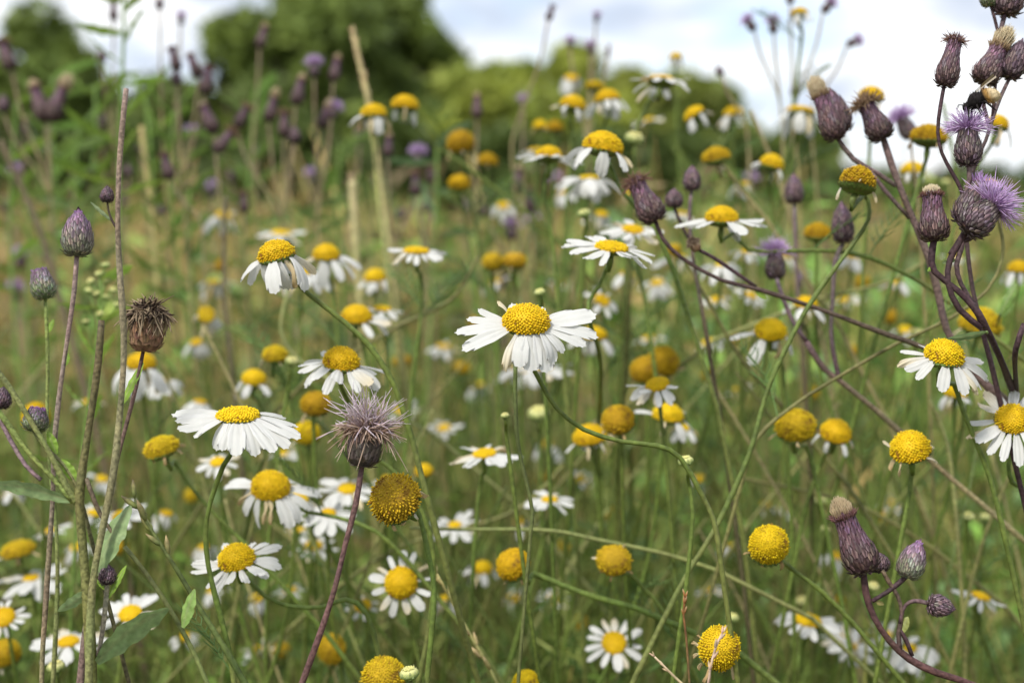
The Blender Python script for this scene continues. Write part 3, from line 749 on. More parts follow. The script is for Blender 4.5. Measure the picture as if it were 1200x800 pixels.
F(279, 484, .46, 51, 162, 'flat', 'y', 6, 2, 'custom', 'sharp daisy with a flat yellow disc and long petals spread low on the left',
  [(262, 545), (246, 590), (241, 625), (244, 662), (254, 705), (268, 760), (276, 810)], petals=[
    (181, 7, 1.0, ('flat', 1), 1.2, -24), (195, 2, .9, ('flat', 0), 1.1, -20), (212, -8, .95, ('flat', 2), 1, -14), (228, -10, .78, ('flat', 3), 1, 6), (258, -30, .72, ('droop', 2), 1.1, 0),
    (277, -34, .84, ('flat', 3), 1.15, 0), (300, -30, .86, ('droop', 0), 1.1, 0), (316, -26, .98, ('flat', 1), 1, 0), (331, -22, 1.02, ('flat', 3), 1, 10), (346, -17, 1.06, ('flat', 0), 1.1, 14),
    (356, -16, 1.0, ('flat', 3), .95, -4), (245, -30, .7, ('droop', 1)), (10, -14, .9, ('flat', 0)), (40, -10, .8, ('flat', 1)), (150, 2, .8, ('flat', 0)), (100, -6, .8, ('flat', 1))], sr=.75, leaves=1)
F(400, 418, .50, 44, 122, 'dome', 'y', 14, 3, 'flare', 'daisy directly above the lilac fluffy thistle head', [(408, 470), (425, 520), (470, 560), (495, 600), (508, 650), (505, 720), (490, 800)])
F(322, 292, .48, 45, 112, 'dome', 'y', 8, -14, 'reflex', 'tilted daisy with curled fading cream petals on a long arching green stem', [(338, 322), (362, 345), (392, 368), (418, 390), (438, 412), (462, 452), (480, 505), (500, 580)], n=15, sr=.85)
F(717, 288, .51, 38, 116, 'flat', 'y', 10, 6, 'fresh', 'wide crisp white daisy with flat disc above and right of the central one', [(712, 312), (702, 335), (690, 354), (692, 380), (704, 430, .57), (700, 520, .68)], n=20)
F(317, 566, .54, 42, 108, 'cone', 'y', 20, 5, 'droop', 'daisy with tall yellow dome and a brown withered petal beside other white blooms', [(335, 590), (362, 600), (395, 606), (440, 622), (480, 660)])
F(277, 650, .50, 44, 120, 'dome', 'y', 18, -3, 'fresh', 'open daisy with a round disc below the flat topped long petalled one', [(290, 678), (310, 698), (340, 710), (378, 711), (405, 702), (430, 720), (450, 790)], n=17)
F(1107, 411, .47, 47, 124, 'dome', 'y', 14, 4, 'custom', 'large daisy with drooping petals under a narrow green leaf on the right', [(1118, 450), (1128, 480), (1160, 560), (1180, 640)], petals=[
    (190, -12, 1.0, ('wilt', 1), 1.2, -10), (206, -22, 1.0, ('flat', 2), .9, -18), (222, -30, .9, ('flat', 0), .9, -10), (262, -46, .86, ('flat', 1), 1.2, 0), (297, -36, .95, ('flat', 3), 1.1, 10),
    (318, -26, 1.05, ('wilt', 1), 1.2, 10), (332, -22, 1.0, ('droop', 2), .9, 14), (350, -6, 1.08, ('droop', 0), 1.1, 20), (12, 4, .9, ('flat', 0), 1.1, 18), (60, 4, .8, ('flat', 1)), (170, -2, .8, ('flat', 0), 1, -10), (110, 2, .7, ('flat', 1))])
F(1188, 487, .48, 42, 126, 'dome', 'y', 34, -6, 'fresh', 'daisy cut by the right edge with long narrow petals pointing left', [(1186, 520), (1182, 545), (1186, 565), (1200, 572), (1230, 600)], n=18)
F(470, 681, .55, 39, 88, 'dome', 'y', 58, 0, 'fresh', 'daisy facing the viewer with a ring of petals below the old ochre head', [(480, 730), (495, 790)], n=13)
F(720, 752, .60, 28, 78, 'flat', 'y', 42, 6, 'fresh', 'small open daisy near the bottom centre turned to the viewer', [(714, 785), (706, 810)], n=13)
F(947, 725, .62, 30, 82, 'flat', 'y', 8, 5, 'flare', 'blurred daisy left of a cluster of white blooms near the bottom', [(941, 755), (938, 800)], n=14)
F(568, 530, .57, 26, 88, 'flat', 'y', 10, 0, 'fresh', 'clean white daisy below the central one with a small flat disc', [(565, 556), (560, 590), (556, 640)], n=15)
F(644, 584, .62, 18, 66, 'flat', 'y', 12, -6, 'fresh', 'small white daisy on a pale straight stem right of a curved stalk', [(640, 620), (622, 690), (596, 780)], n=14)
F(533, 614, .66, 17, 72, 'flat', 'y', 16, 4, 'fresh', 'tiny disc white daisy behind the bend of the ochre head stem', [(530, 650), (525, 720)], n=15)
F(770, 449, .55, 29, 80, 'flat', 'y', 18, -16, 'flare', 'daisy with petals hanging to the left beside ochre heads', [(773, 470), (776, 500), (782, 560)], n=11, arc=(150, 330))
F(488, 293, .62, 30, 72, 'flat', 'y', 4, 0, 'flare', 'soft focus daisy with petals turned down upper centre', [(493, 322), (494, 360), (486, 430)])
F(440, 322, .76, 26, 52, 'dome', 'y', 8, 0, 'droop', 'hazy small daisy just left of the soft focus one', [(438, 345), (440, 420)])
F(419, 367, .62, 34, 92, 'dome', 'y', 14, 8, 'flare', 'daisy with large ochre yellow disc and petals only at its right', [(424, 395), (432, 450)], n=6, arc=(-50, 60))
F(448, 361, .68, 20, 60, 'flat', 'y', 6, 6, 'flare', 'half hidden daisy behind the one with petals only at its right', [(452, 395), (455, 460)], n=9)
F(383, 295, .66, 31, 84, 'dome', 'y', 10, 6, 'droop', 'daisy right behind the fading cream one with bright drooping petals', [(388, 330), (396, 400)], n=12)
F(330, 272, .85, 22, 66, 'flat', 'y', 6, 0, 'fresh', 'blurred white daisy peeking over the fading cream one', [(331, 310), (340, 400)])
F(298, 440, .66, 28, 60, 'cone', 'y', 14, 8, 'reflex', 'small tall domed head with white petals hanging beneath', [(303, 470), (318, 520)], n=7)
F(643, 178, .62, 31, 90, 'dome', 'y', -4, 0, 'fresh', 'white daisy seen side on against the dark trees', [(641, 200), (637, 230), (645, 262), (652, 330)], n=13)
F(707, 166, .54, 43, 84, 'dome', 'y', 2, 6, 'reflex', 'tall yellow domed daisy with petals hanging like a skirt above a purple bud', [(714, 192), (724, 216), (744, 242), (768, 268), (790, 320)], n=9)
F(775, 94, .66, 31, 84, 'flat', 'y', -16, 12, 'flare', 'daisy seen from below on a thick pale stem against the sky', [(766, 112), (752, 138), (744, 166), (740, 260)], n=12, sr=1.0)
F(711, 112, .74, 28, 60, 'dome', 'y', -4, -8, 'reflex', 'daisy with a white petal skirt below the bright cloud', [(706, 150), (690, 240)], n=9)
F(672, 119, .72, 31, 52, 'dome', 'y', 0, 10, 'fade', 'daisy head with few cream petals at its right near the bush top', [(670, 150), (664, 240)], n=6)
F(697, 99, .8, 20, 34, 'dome', 'o', 0, 0, 'collar', 'small orange brown head peeping above two skirted daisies', n=4)
F(438, 129, .70, 30, 64, 'dome', 'y', 0, 0, 'fade', 'daisy with pale wilted skirt on a thick straw coloured stem', [(438, 150), (441, 205), (448, 265), (458, 340)], n=9, sc=(.30, .30, .11), sr=1.2)
F(475, 120, .74, 29, 54, 'dome', 'y', -2, 6, 'fade', 'faded daisy touching the one on a straw coloured stem', [(484, 145), (505, 168), (540, 190)], n=8)
F(846, 250, .55, 38, 124, 'dome', 'y', 6, 0, 'flare', 'daisy with tall dome and broad petals to the right below two buds', [(860, 273), (877, 293), (928, 294), (975, 294), (1020, 302), (1063, 322), (1094, 340)], n=11)
F(742, 268, .62, 24, 78, 'flat', 'y', 20, 4, 'fresh', 'white daisy partly behind the wide crisp flat one', [(746, 300), (760, 380)])
F(905, 189, .68, 28, 50, 'dome', 'y', 4, 12, 'reflex', 'small daisy with two broad hanging petals right of the low bush', [(903, 220), (908, 300)], n=6)
F(938, 129, .74, 34, 80, 'flat', 'y', -6, 4, 'reflex', 'blurred daisy with long hanging petals against the white cloud', [(932, 160), (918, 250)], n=10)
F(1022, 109, .66, 30, 66, 'dome', 'y', 0, 8, 'fade', 'bright yellow head with wispy petals behind a brown thistle head', [(1020, 150), (1015, 260)], n=7)
F(1170, 143, .62, 27, 66, 'dome', 'y', 0, 16, 'reflex', 'yellow head with a white petal right of the purple thistle bloom', [(1158, 175), (1135, 210), (1120, 260)], n=5)
F(1070, 196, .7, 28, 48, 'dome', 'y', 0, 0, 'reflex', 'small yellow dome with white skirt below the ochre head in the sky', n=6)
F(1160, 214, .52, 18, 40, 'dome', 'y', 0, 0, 'reflex', 'little yellow head half hidden behind two lilac thistle blooms', [(1165, 245), (1174, 275), (1174, 305), (1157, 340), (1115, 372), (1050, 403), (985, 440), (930, 475), (886, 515), (868, 570)], n=6, sr=.6, sc=(.14, .13, .045))
F(903, 383, .58, 37, 90, 'dome', 'y', 26, -6, 'reflex', 'big domed daisy with split white petals left and right below a dark stalk', [(915, 415), (920, 470)], n=6)
F(945, 353, .64, 26, 62, 'dome', 'y', 10, 10, 'droop', 'second daisy just behind the big domed one', [(946, 390), (950, 470)], n=9)
F(697, 389, .70, 28, 64, 'dome', 'y', 8, 0, 'reflex', 'domed daisy with white skirt close right of the central flower', [(698, 420), (702, 500)], n=8)
F(706, 351, .72, 18, 56, 'flat', 'y', 40, 14, 'flare', 'small daisy with upright petals between two larger ones', [(710, 385), (716, 450)], n=8)
F(636, 430, .72, 22, 80, 'flat', 'y', 4, 0, 'fresh', 'hazy daisy behind the stem of the central flower', [(640, 470), (648, 560)])
F(690, 507, .62, 36, 62, 'dome', 'y', 12, -12, 'fade', 'yellow head with a few limp petals above the curved central stem', n=6)
F(784, 482, .60, 36, 80, 'dome', 'y', 8, 10, 'droop', 'domed daisy with one broad white petal among the ochre heads', n=7)
F(802, 500, .66, 14, 50, 'flat', 'y', 20, 10, 'droop', 'white petals half hidden right of the ochre cluster', n=9)
F(980, 503, .58, 37, 60, 'dome', 'y', 20, 4, 'reflex', 'yellow head with pale limp petals right of a bare ochre one', [(968, 530), (945, 590), (935, 640)], n=6)
F(165, 421, .66, 34, 92, 'cone', 'y', 6, 0, 'reflex', 'blurred daisy with a white skirt behind the dried brown thistle', [(168, 470), (178, 560)], n=12)
F(152, 717, .58, 27, 80, 'flat', 'y', 28, -6, 'fresh', 'white daisy between grey green leaves low on the left', [(146, 750), (138, 800)], n=16)
F(80, 750, .60, 24, 86, 'flat', 'y', 12, -4, 'fresh', 'daisy behind the thick stalk near the bottom left corner', [(82, 790), (84, 840)], n=14)
F(36, 676, .66, 18, 90, 'flat', 'y', 10, -6, 'fresh', 'wide white daisy under an ochre pair at the left', [(40, 710), (48, 790)], n=15)
F(3, 722, .60, 26, 58, 'flat', 'y', 40, 0, 'fresh', 'daisy cut by the left edge with rounded white petals', n=14)
F(140, 603, .64, 19, 76, 'flat', 'y', 22, -8, 'fresh', 'daisy half covered by the leaf and two crossing stalks', n=15)
F(367, 638, .68, 22, 66, 'flat', 'y', 14, 0, 'fresh', 'blurred daisy between the open round one and the thistle stem', n=14)
F(408, 571, .62, 24, 84, 'flat', 'y', 18, 8, 'fresh', 'daisy close behind the dark thistle stem with broad petals', n=15)
F(352, 582, .60, 20, 70, 'flat', 'y', 14, 16, 'flare', 'small daisy tucked against the tall domed one', n=12)
F(566, 663, .72, 22, 58, 'dome', 'y', 10, 0, 'droop', 'dim daisy left of a smooth ochre ball', n=10)
F(425, 709, .64, 19, 42, 'flat', 'y', 34, -10, 'fresh', 'little daisy at the shoulder of the one facing the viewer', n=10)
F(1150, 697, .62, 21, 66, 'flat', 'y', 8, 14, 'flare', 'daisy with petals fanned to the right at the right edge', [(1148, 720), (1150, 770)], n=11)
F(1000, 757, .66, 10, 62, 'flat', 'y', 50, 0, 'fresh', 'pale star shaped bloom with a greenish disc in the bottom cluster', n=10)
F(1066, 758, .66, 17, 84, 'flat', 'y', 18, -8, 'flare', 'white daisy crossed by the dark thistle stem at the bottom', n=13)
F(1040, 742, .72, 12, 52, 'flat', 'y', 30, 10, 'fresh', 'small daisy between the star shaped one and the dark stem', n=10)
F(937, 14, .74, 20, 40, 'dome', 'y', -14, 0, 'fade', 'daisy high in the cloud with green underside', [(940, 40), (930, 120)], n=7)
F(262, 251, .9, 17, 52, 'flat', 'y', 30, 10, 'fade', 'pale straggly daisy on a dull stem at the upper left', n=9)
F(242, 368, .72, 20, 66, 'flat', 'o', 50, 20, 'fade', 'withered daisy turned aside with cream petals', [(258, 380), (285, 395), (320, 415)], n=9)
F(845, 310, .68, 14, 66, 'flat', 'y', 10, 0, 'droop', 'white petals below the tall dome and purple bloom', n=11)
F(874, 294, .72, 12, 44, 'flat', 'y', 10, 0, 'droop', 'small white bloom left of a lilac thistle flower', n=9)
F(1120, 458, .62, 24, 50, 'dome', 'y', 6, 0, 'reflex', 'daisy peeping from under the large drooping one', n=8)
F(1194, 312, .66, 24, 50, 'dome', 'y', 4, 0, 'reflex', 'yellow topped daisy cut by the right edge above a leaf', n=8)
F(815, 30, .9, 16, 40, 'dome', 'y', -10, 0, 'droop', 'tiny distant daisy in the cloud above the bush', n=8) if False else None
F(792, 66, .86, 16, 30, 'dome', 'y', -6, 0, 'reflex', 'tiny yellow dome above the daisy seen from below', n=6)
F(812, 131, .72, 24, 50, 'dome', 'y', -4, -30, 'reflex', 'yellow head leaning left on a pale slanting stem', [(835, 150), (850, 190), (880, 230)], n=5)
F(20, 640, .66, 34, 40, 'dome', 'o', 6, -10, 'collar', 'drooping ochre head with papery rim by the left edge', [(32, 668), (60, 700)], n=5)
F(50, 178, 1.0, 14, 40, 'flat', 'y', 14, 0, 'fade', 'faint pale daisy', n=8) if False else None
F(352, 318, .70, 24, 84, 'flat', 'y', 6, 0, 'droop', 'big blurred white petals under the fading cream daisy', n=13)
F(690, 208, .70, 24, 80, 'flat', 'y', -4, 0, 'droop', 'blurred white bloom under the tall skirted dome', n=13)
F(612, 432, .80, 20, 70, 'flat', 'y', 8, 0, 'droop', 'blurred white bloom behind the skirt of the central flower', n=12)
F(190, 445, .70, 18, 70, 'flat', 'y', 6, 12, 'droop', 'blurred daisy right of the dried thistle stem', n=12)
F(255, 540, .62, 18, 56, 'flat', 'y', 24, 0, 'flare', 'half open daisy under the flat topped long petalled one', n=10)
F(385, 600, .60, 18, 74, 'flat', 'y', 20, 10, 'fresh', 'white daisy touching the tall domed one on its right', n=14)
F(795, 300, .80, 18, 64, 'flat', 'y', 6, 0, 'droop', 'soft white bloom behind the slanting dark thistle stem', n=11)
F(860, 130, .85, 22, 50, 'dome', 'y', 0, 0, 'reflex', 'small blurred daisy over the low bush', n=9)
F(628, 175, .85, 16, 40, 'flat', 'y', 0, 0, 'droop', 'small white bloom left behind the side on daisy', n=9)
F(985, 747, .70, 16, 56, 'flat', 'y', 20, 10, 'fresh', 'white bloom squeezed into the bottom cluster beside the star shaped one', n=12)
F(718, 495, .70, 18, 56, 'flat', 'y', 16, 0, 'droop', 'white petals under the round ochre ball', n=10)
for q in ((520, 405, .95), (655, 330, 1.0), (240, 640, .80), (600, 700, .95), (560, 450, 1.1), (215, 745, .72), (900, 590, 1.0), (300, 700, .75), (865, 455, .95), (1045, 590, 1.1), (640, 520, .95), (760, 395, .95), (1060, 385, .9), (185, 450, .9), (520, 500, .85), (610, 610, .85), (820, 560, .9), (980, 650, .85), (830, 690, .8), (120, 560, .8), (330, 530, .85), (470, 480, .9), (250, 690, .8), (680, 560, .85), (90, 640, .75), (770, 330, .85), (660, 225, .95), (590, 240, 1.0), (350, 620, .7), (235, 470, .75), (110, 600, .7), (195, 600, .72), (300, 760, .7), (20, 570, .75), (340, 690, .72), (520, 700, .75), (105, 470, .8), (230, 400, .85), (455, 560, .75), (60, 620, .72), (650, 700, .8), (250, 330, .9), (860, 640, .85), (840, 350, .8), (800, 250, .85), (1000, 300, .8), (920, 300, .85), (870, 215, .85), (740, 225, .9), (705, 250, .85), (760, 140, .95), (830, 400, .8), (990, 350, .85), (1120, 300, .85), (1050, 330, .8), (670, 90, .95), (735, 320, .8), (580, 330, .9), (880, 345, .75)):
    F(q[0], q[1], q[2], 15, 46, 'flat', 'y', rnd.uniform(0, 30), rnd.uniform(-15, 15), rnd.choice(['fresh', 'droop', 'reflex']), 'small white daisy melting into the blur deep among the stalks', n=9)

# ------------------------------------------------------------------ spent heads: bare ochre and yellow domes
F(458, 581, .452, 54, 60, 'fuzz', 'o', 34, -38, 'collar', 'sharp fuzzy ochre seed head beside the dark thistle stem', [(482, 588), (491, 603), (500, 640), (509, 690), (506, 740), (500, 800)], n=9)
F(597, 658, .53, 40, 52, 'ball', 'g', 24, -38, 'collar', 'smooth yellow ball with brown rim facing left low in the centre', [(625, 672), (660, 686), (700, 700), (745, 712)], n=6, sr=1.0)
F(721, 653, .54, 37, 50, 'hole', 'o', 44, 12, 'collar', 'orange head with a hollow in its face', [(738, 672), (755, 690), (772, 708), (800, 760)], n=7)
F(900, 637, .50, 44, 54, 'ball', 'g', 52, -8, 'collar', 'round yellow ochre ball with a brown spot facing the viewer', [(914, 656), (935, 672), (962, 692), (1000, 730)], n=6)
F(843, 757, .47, 46, 60, 'ball', 'g', 40, 8, 'collar', 'yellow ball ringed by shrivelled petals behind a pinkish grass spike', [(835, 800), (825, 850)], n=13)
F(931, 496, .56, 40, 46, 'ball', 'o', 22, -6, 'collar', 'bare ochre dome left of the one with limp petals', [(945, 522), (960, 580)], n=4)
F(1067, 521, .50, 46, 66, 'dome', 'y', 16, -10, 'collar', 'ochre dome with dried papery collar at the end of a dark stalk', [(1069, 545), (1066, 575), (1058, 620)], n=9)
F(187, 520, .55, 41, 46, 'dome', 'o', 14, -18, 'collar', 'brownish yellow dome left of the flat topped sharp daisy', [(204, 540), (222, 568), (250, 600), (290, 640)], n=6)
F(448, 790, .50, 46, 52, 'ball', 'o', 20, 0, 'collar', 'yellow ochre ball cut by the bottom edge', n=4)
F(616, 800, .52, 32, 36, 'ball', 'g', 10, 0, 'none', 'yellow crown just rising over the bottom edge')
F(389, 760, .62, 32, 44, 'ball', 'o', 10, 6, 'collar', 'ochre head with limp collar right of the crossing grass stems', [(384, 790), (380, 830)], n=6)
F(1006, 209, .50, 45, 50, 'dome', 'o', -10, 14, 'collar', 'large ochre dome without petals on a hooked green stem under brown thistle heads', [(1013, 228), (1019, 248), (1011, 270), (970, 326), (943, 366), (912, 427), (896, 468), (878, 532), (841, 614), (800, 682), (746, 790)], n=4, sr=.75, sc=(.10, .13, .03))
F(1089, 156, .58, 40, 46, 'dome', 'o', -2, 6, 'collar', 'dull ochre dome against the cloud between two thistle stalks', [(1088, 178), (1080, 205), (1070, 240)], n=5)
F(958, 271, .64, 29, 32, 'dome', 'o', 4, 0, 'none', 'small blurred ochre head beside a drooping thistle bud')
F(1150, 376, .62, 46, 52, 'dome', 'o', 8, 10, 'collar', 'large blurred brown ochre head behind the dark thistle stems', n=4)
F(755, 430, .64, 32, 36, 'ball', 'o', 20, -8, 'collar', 'left of two touching ochre heads above the left hanging daisy', n=4)
F(777, 423, .66, 32, 36, 'ball', 'o', 20, 10, 'collar', 'right of two touching ochre heads above the left hanging daisy', n=4)
F(724, 487, .56, 37, 40, 'ball', 'o', 30, -10, 'collar', 'round ochre ball below the left hanging daisy', n=4)
F(577, 304, .72, 25, 28, 'ball', 'o', 12, 0, 'collar', 'left one of a pair of ochre heads above the central daisy', [(578, 325), (582, 400)], n=4)
F(604, 302, .72, 26, 30, 'hole', 'o', 12, 6, 'collar', 'nibbled right one of a pair of ochre heads above the central daisy', [(604, 325), (608, 400)], n=4)
F(540, 165, .78, 29, 32, 'ball', 'o', 10, 0, 'collar', 'ochre ball standing before the dark tree foot', [(545, 195), (560, 280)], n=5)
F(538, 212, .78, 24, 24, 'ball', 'g', 10, 0, 'none', 'yellow ball directly under the ochre one before the dark trees', [(541, 235), (552, 300)])
F(571, 187, .84, 22, 26, 'dome', 'o', 4, 0, 'collar', 'brown ochre dome right of two stacked balls', n=4)
F(650, 148, .84, 20, 24, 'dome', 'o', 0, 0, 'collar', 'dull orange head left above the side on daisy', n=4)
F(633, 146, .86, 16, 24, 'dome', 'y', 0, 0, 'collar', 'small yellow head in the group over the side on daisy', n=4)
F(838, 181, .66, 30, 32, 'dome', 'o', 2, -16, 'none', 'ochre dome on a leaning stem before the low bush', [(848, 196), (868, 220), (900, 260)], sc=(.24, .20, .09))
F(360, 505, .62, 30, 42, 'ball', 'g', 20, 0, 'collar', 'yellow head left of the lilac thistle', n=5)
F(371, 470, .60, 31, 36, 'ball', 'o', 18, 10, 'collar', 'orange head between the sharp daisies and the lilac thistle', n=5)
F(323, 413, .62, 31, 36, 'dome', 'o', 6, 10, 'collar', 'dark orange brown head above the tall domed white skirt', [(330, 432), (340, 480)], n=6)
F(43, 488, .62, 32, 32, 'ball', 'g', 10, 0, 'none', 'yellow head hidden behind a small thistle bud')
F(6, 762, .62, 36, 44, 'ball', 'o', 10, 0, 'collar', 'brown ochre head at the left edge near the bottom corner', n=5)
F(497, 549, .66, 22, 28, 'dome', 'y', 10, 0, 'collar', 'little yellow head above the fuzzy ochre seed head', n=4)
F(490, 775, .8, 18, 22, 'ball', 'o', 10, 0, 'none', 'dim ochre bead behind a green bud') if False else None
for q in ((860, 400, .9), (540, 430, .95), (950, 460, .95), (1030, 605, .85), (720, 602, .9), (1010, 330, .9), (660, 640, .95), (225, 580, .9), (790, 290, .75), (1045, 370, .95), (560, 375, .9), (470, 420, .85), (640, 560, .9), (830, 440, .85), (1000, 410, .9), (140, 640, .8), (330, 760, .75), (680, 730, .8), (980, 700, .85), (260, 310, .95)):
    F(q[0], q[1], q[2], 18, 22, 'ball', 'o', 12, rnd.uniform(-14, 14), 'none', 'small orange head melting into the blur deep among the stalks')

# ------------------------------------------------------------------ closed mayweed buds
def bud_mesh():
    b = MB(); r = random.Random(4)
    b.revolve([(-.5, .15), (-.3, .6), (0, .95), (.35, .98), (.62, .7), (.75, .2)], [GRN, GRN, (.18, .25, .07), (.34, .38, .12), (.58, .56, .24), (.6, .56, .22)], 16)
    for i in range(26):
        a = i * 2.39996; z = -.3 + .7 * i / 26; q = .97 if z > -.1 else .75
        e = Vector((math.cos(a), math.sin(a), 0)); tt = Vector((-math.sin(a), math.cos(a), 0)); c = jit((.20, .27, .08), .2, r)
        b.add([e * q + Vector((0, 0, z)) - tt * .14, e * q + Vector((0, 0, z)) + tt * .14, e * (q * .86 + .1) + Vector((0, 0, z + .45))], [(0, 1, 2)], [c, c, (.5, .5, .3)])
    for i in range(30):
        a = i * 2.39996; q = .62 * math.sqrt(i / 30); b.revolve([(0, .01)], [PW], 3) if False else None
        p = Vector((q * math.cos(a), q * math.sin(a), .70)); b.tube([p, p * .9 + Vector((0, 0, .16))], [.11, .07], jit((.62, .58, .22), .15, r), 5)
    return b.mesh('bud', M['stem'])
BUDM = bud_mesh()
def white_bud(): pass
BUDC = 'green mayweed bud on a thin stalk'
for px, py, d, wpx, stem, lab in (
    (633, 344, .55, 14, [(634, 365), (636, 400)], 'green bud right above the central daisy'),
    (592, 488, .50, 11, [(593, 505), (596, 530)], 'small green bud hanging left of a curved stalk under the central daisy'),
    (804, 542, .48, 19, [(806, 560), (812, 600), (805, 680)], 'greenish yellow bud where the central stem bends down'),
    (480, 791, .46, 24, [(481, 815), (484, 860)], 'plump green bud at the bottom edge beside the cut ochre ball'),
    (66, 783, .52, 22, [(68, 800), (74, 850)], 'yellow green bud in the bottom left corner'),
    (685, 252, .62, 17, [(684, 275), (682, 330)], 'green bud with flat top under the skirted domed daisy'),
    (1108, 215, .8, 12, [(1106, 240), (1100, 300)], 'faint green bud between the dark thistle stalks'),
    (969, 622, .62, 16, [(966, 650), (960, 720)], 'cream bud left of the tall thistle bottle'),
    (1134, 607, .62, 17, [(1132, 640), (1128, 700)], 'left cream bud of a pair near the right edge'),
    (1155, 608, .64, 16, [(1152, 640), (1145, 700)], 'right whitish bud of a pair near the right edge'),
    (960, 587, .72, 17, [(958, 620), (955, 700)], 'whitish bud hovering over the cream one'),
    (858, 725, .60, 16, [(860, 750), (862, 800)], 'dull green bud above the ringed yellow ball'),
    (940, 705, .7, 15, [(942, 735), (944, 800)], 'green bud hidden behind the bottom cluster'),
    (1096, 650, .70, 12, [(1094, 690), (1090, 760)], 'tiny white bud right of a purple thistle bud'),
    (1023, 688, .60, 15, [(1026, 720), (1030, 780)], 'pale bud inside the fork of the dark thistle'),
    (1076, 392, .68, 16, [(1074, 420), (1070, 480)], 'white bud close to the large drooping daisy'),
    (342, 425, .60, 17, [(338, 450), (330, 500)], 'white bud right of the dark orange brown head'),
    (631, 487, .68, 26, [(632, 510), (634, 580)], 'fat white half open bud behind the central stem'),
    (743, 165, .66, 24, [(742, 185), (738, 240)], 'cream half open bud right of the skirted domed daisy'),
    (1100, 335, .9, 14, [(1098, 380), (1090, 450)], 'faint bud behind the dark stalks')):
    ax = axis_of(rnd.uniform(-5, 20), rnd.uniform(-14, 14)); rad = mm(wpx / 2, d); org = at(px, py, d)
    path = to_ground(smooth_path([org - ax * rad * .4, org - ax * rad * 1.6] + [at(q[0], q[1], d + .006) for q in stem]), rnd)
    G = path[-1].copy(); t = thing('mayweed_bud', lab, 'flower bud', G, BG)
    b = MB(); b.tube(path, [.0006 + .0005 * i / len(path) for i in range(len(path))], jit(SG, .15), 7)
    put('stem', b.mesh('stem', M['stem'], origin=G), t)
    put('bud', BUDM, t, Matrix.Translation(org - G) @ aim(ax).to_4x4() @ Matrix.Scale(rad, 4))

# ------------------------------------------------------------------ thistles
H = thistle
H('fluffy lilac thistle seed head bursting open on a dark purple stem', .44,
  [([(424, 545), (417, 590), (404, 640), (392, 690), (374, 745), (352, 805)], 3.6, 4.2, (.11, .06, .06), (.10, .055, .05), True)],
  [((424, 546), (430, 504), 43, 'burst')])
H('dried brown thistle head with matted florets behind a tall stick', .455,
  [([(168, 410), (160, 450), (150, 490), (138, 535), (124, 600), (112, 660), (100, 740), (92, 820)], 2.4, 5, (.10, .06, .05), GB, True)],
  [((170, 412), (174, 370), 42, 'dried')], [((143, 474), (168, 425), 11, (1, -.3, .3), LGB, .06)])
H('tall egg shaped purple thistle bud on a straight mauve stem', .46,
  [([(90, 299), (87, 340), (80, 390), (74, 430), (68, 475), (63, 530), (62, 580), (58, 640), (50, 760)], 3.0, 3.6, (.22, .155, .15), (.19, .16, .09), True)],
  [((90, 300), (92, 249), 39, 'bud_pale')], [((77, 428), (80, 414), 6, (1, 0, .3), LGB, .05)])
H('small round thistle bud with purple tip on a thin green stem', .49,
  [([(53, 349), (55, 390), (56, 440), (55, 490), (60, 560), (66, 620), (67, 700), (62, 800)], 2.2, 3.2, (.17, .22, .06), (.17, .18, .07), True)],
  [((54, 350), (46, 318), 31, 'bud_green')], [((56, 390), (63, 374), 6, (1, 0, .3), LGB, .05)])
H('little thistle bud crossing the green stalk at the left', .445,
  [([(38, 503), (52, 522), (75, 545), (92, 575), (104, 620)], 2.2, 2.6, (.24, .25, .10), DKG, True)],
  [((40, 505), (44, 480), 32, 'bud_green')], [((66, 532), (56, 505), 12, (1, 0, .6), LGB, .05), ((90, 565), (72, 538), 14, (1, 0, .6), LGB, .05)])
H('thistle bud cut off by the left edge above the leaf', .47, [([(0, 478), (-8, 500), (-20, 560)], 2, 3, DKG, DKG, True)], [((0, 478), (4, 455), 24, 'bud')])
H('tall snapped grey brown stick with one small side bud', .435,
  [([(148, 104), (143, 150), (139, 210), (138, 270), (141, 330), (145, 390), (144, 440), (139, 500), (132, 560), (120, 620), (108, 690), (104, 800)], 3.4, 5.5, GB, (.19, .20, .075), True),
   ([(137, 268), (131, 258), (127, 246), (126, 236)], 1.6, 1.4, DK, DKG, False)],
  [((125, 237), (126, 219), 17, 'bud')], [((131, 259), (106, 237), 6, (0, -.4, 1), (.24, .30, .17), .05)], name='thistle_stalk', cat='stalk')
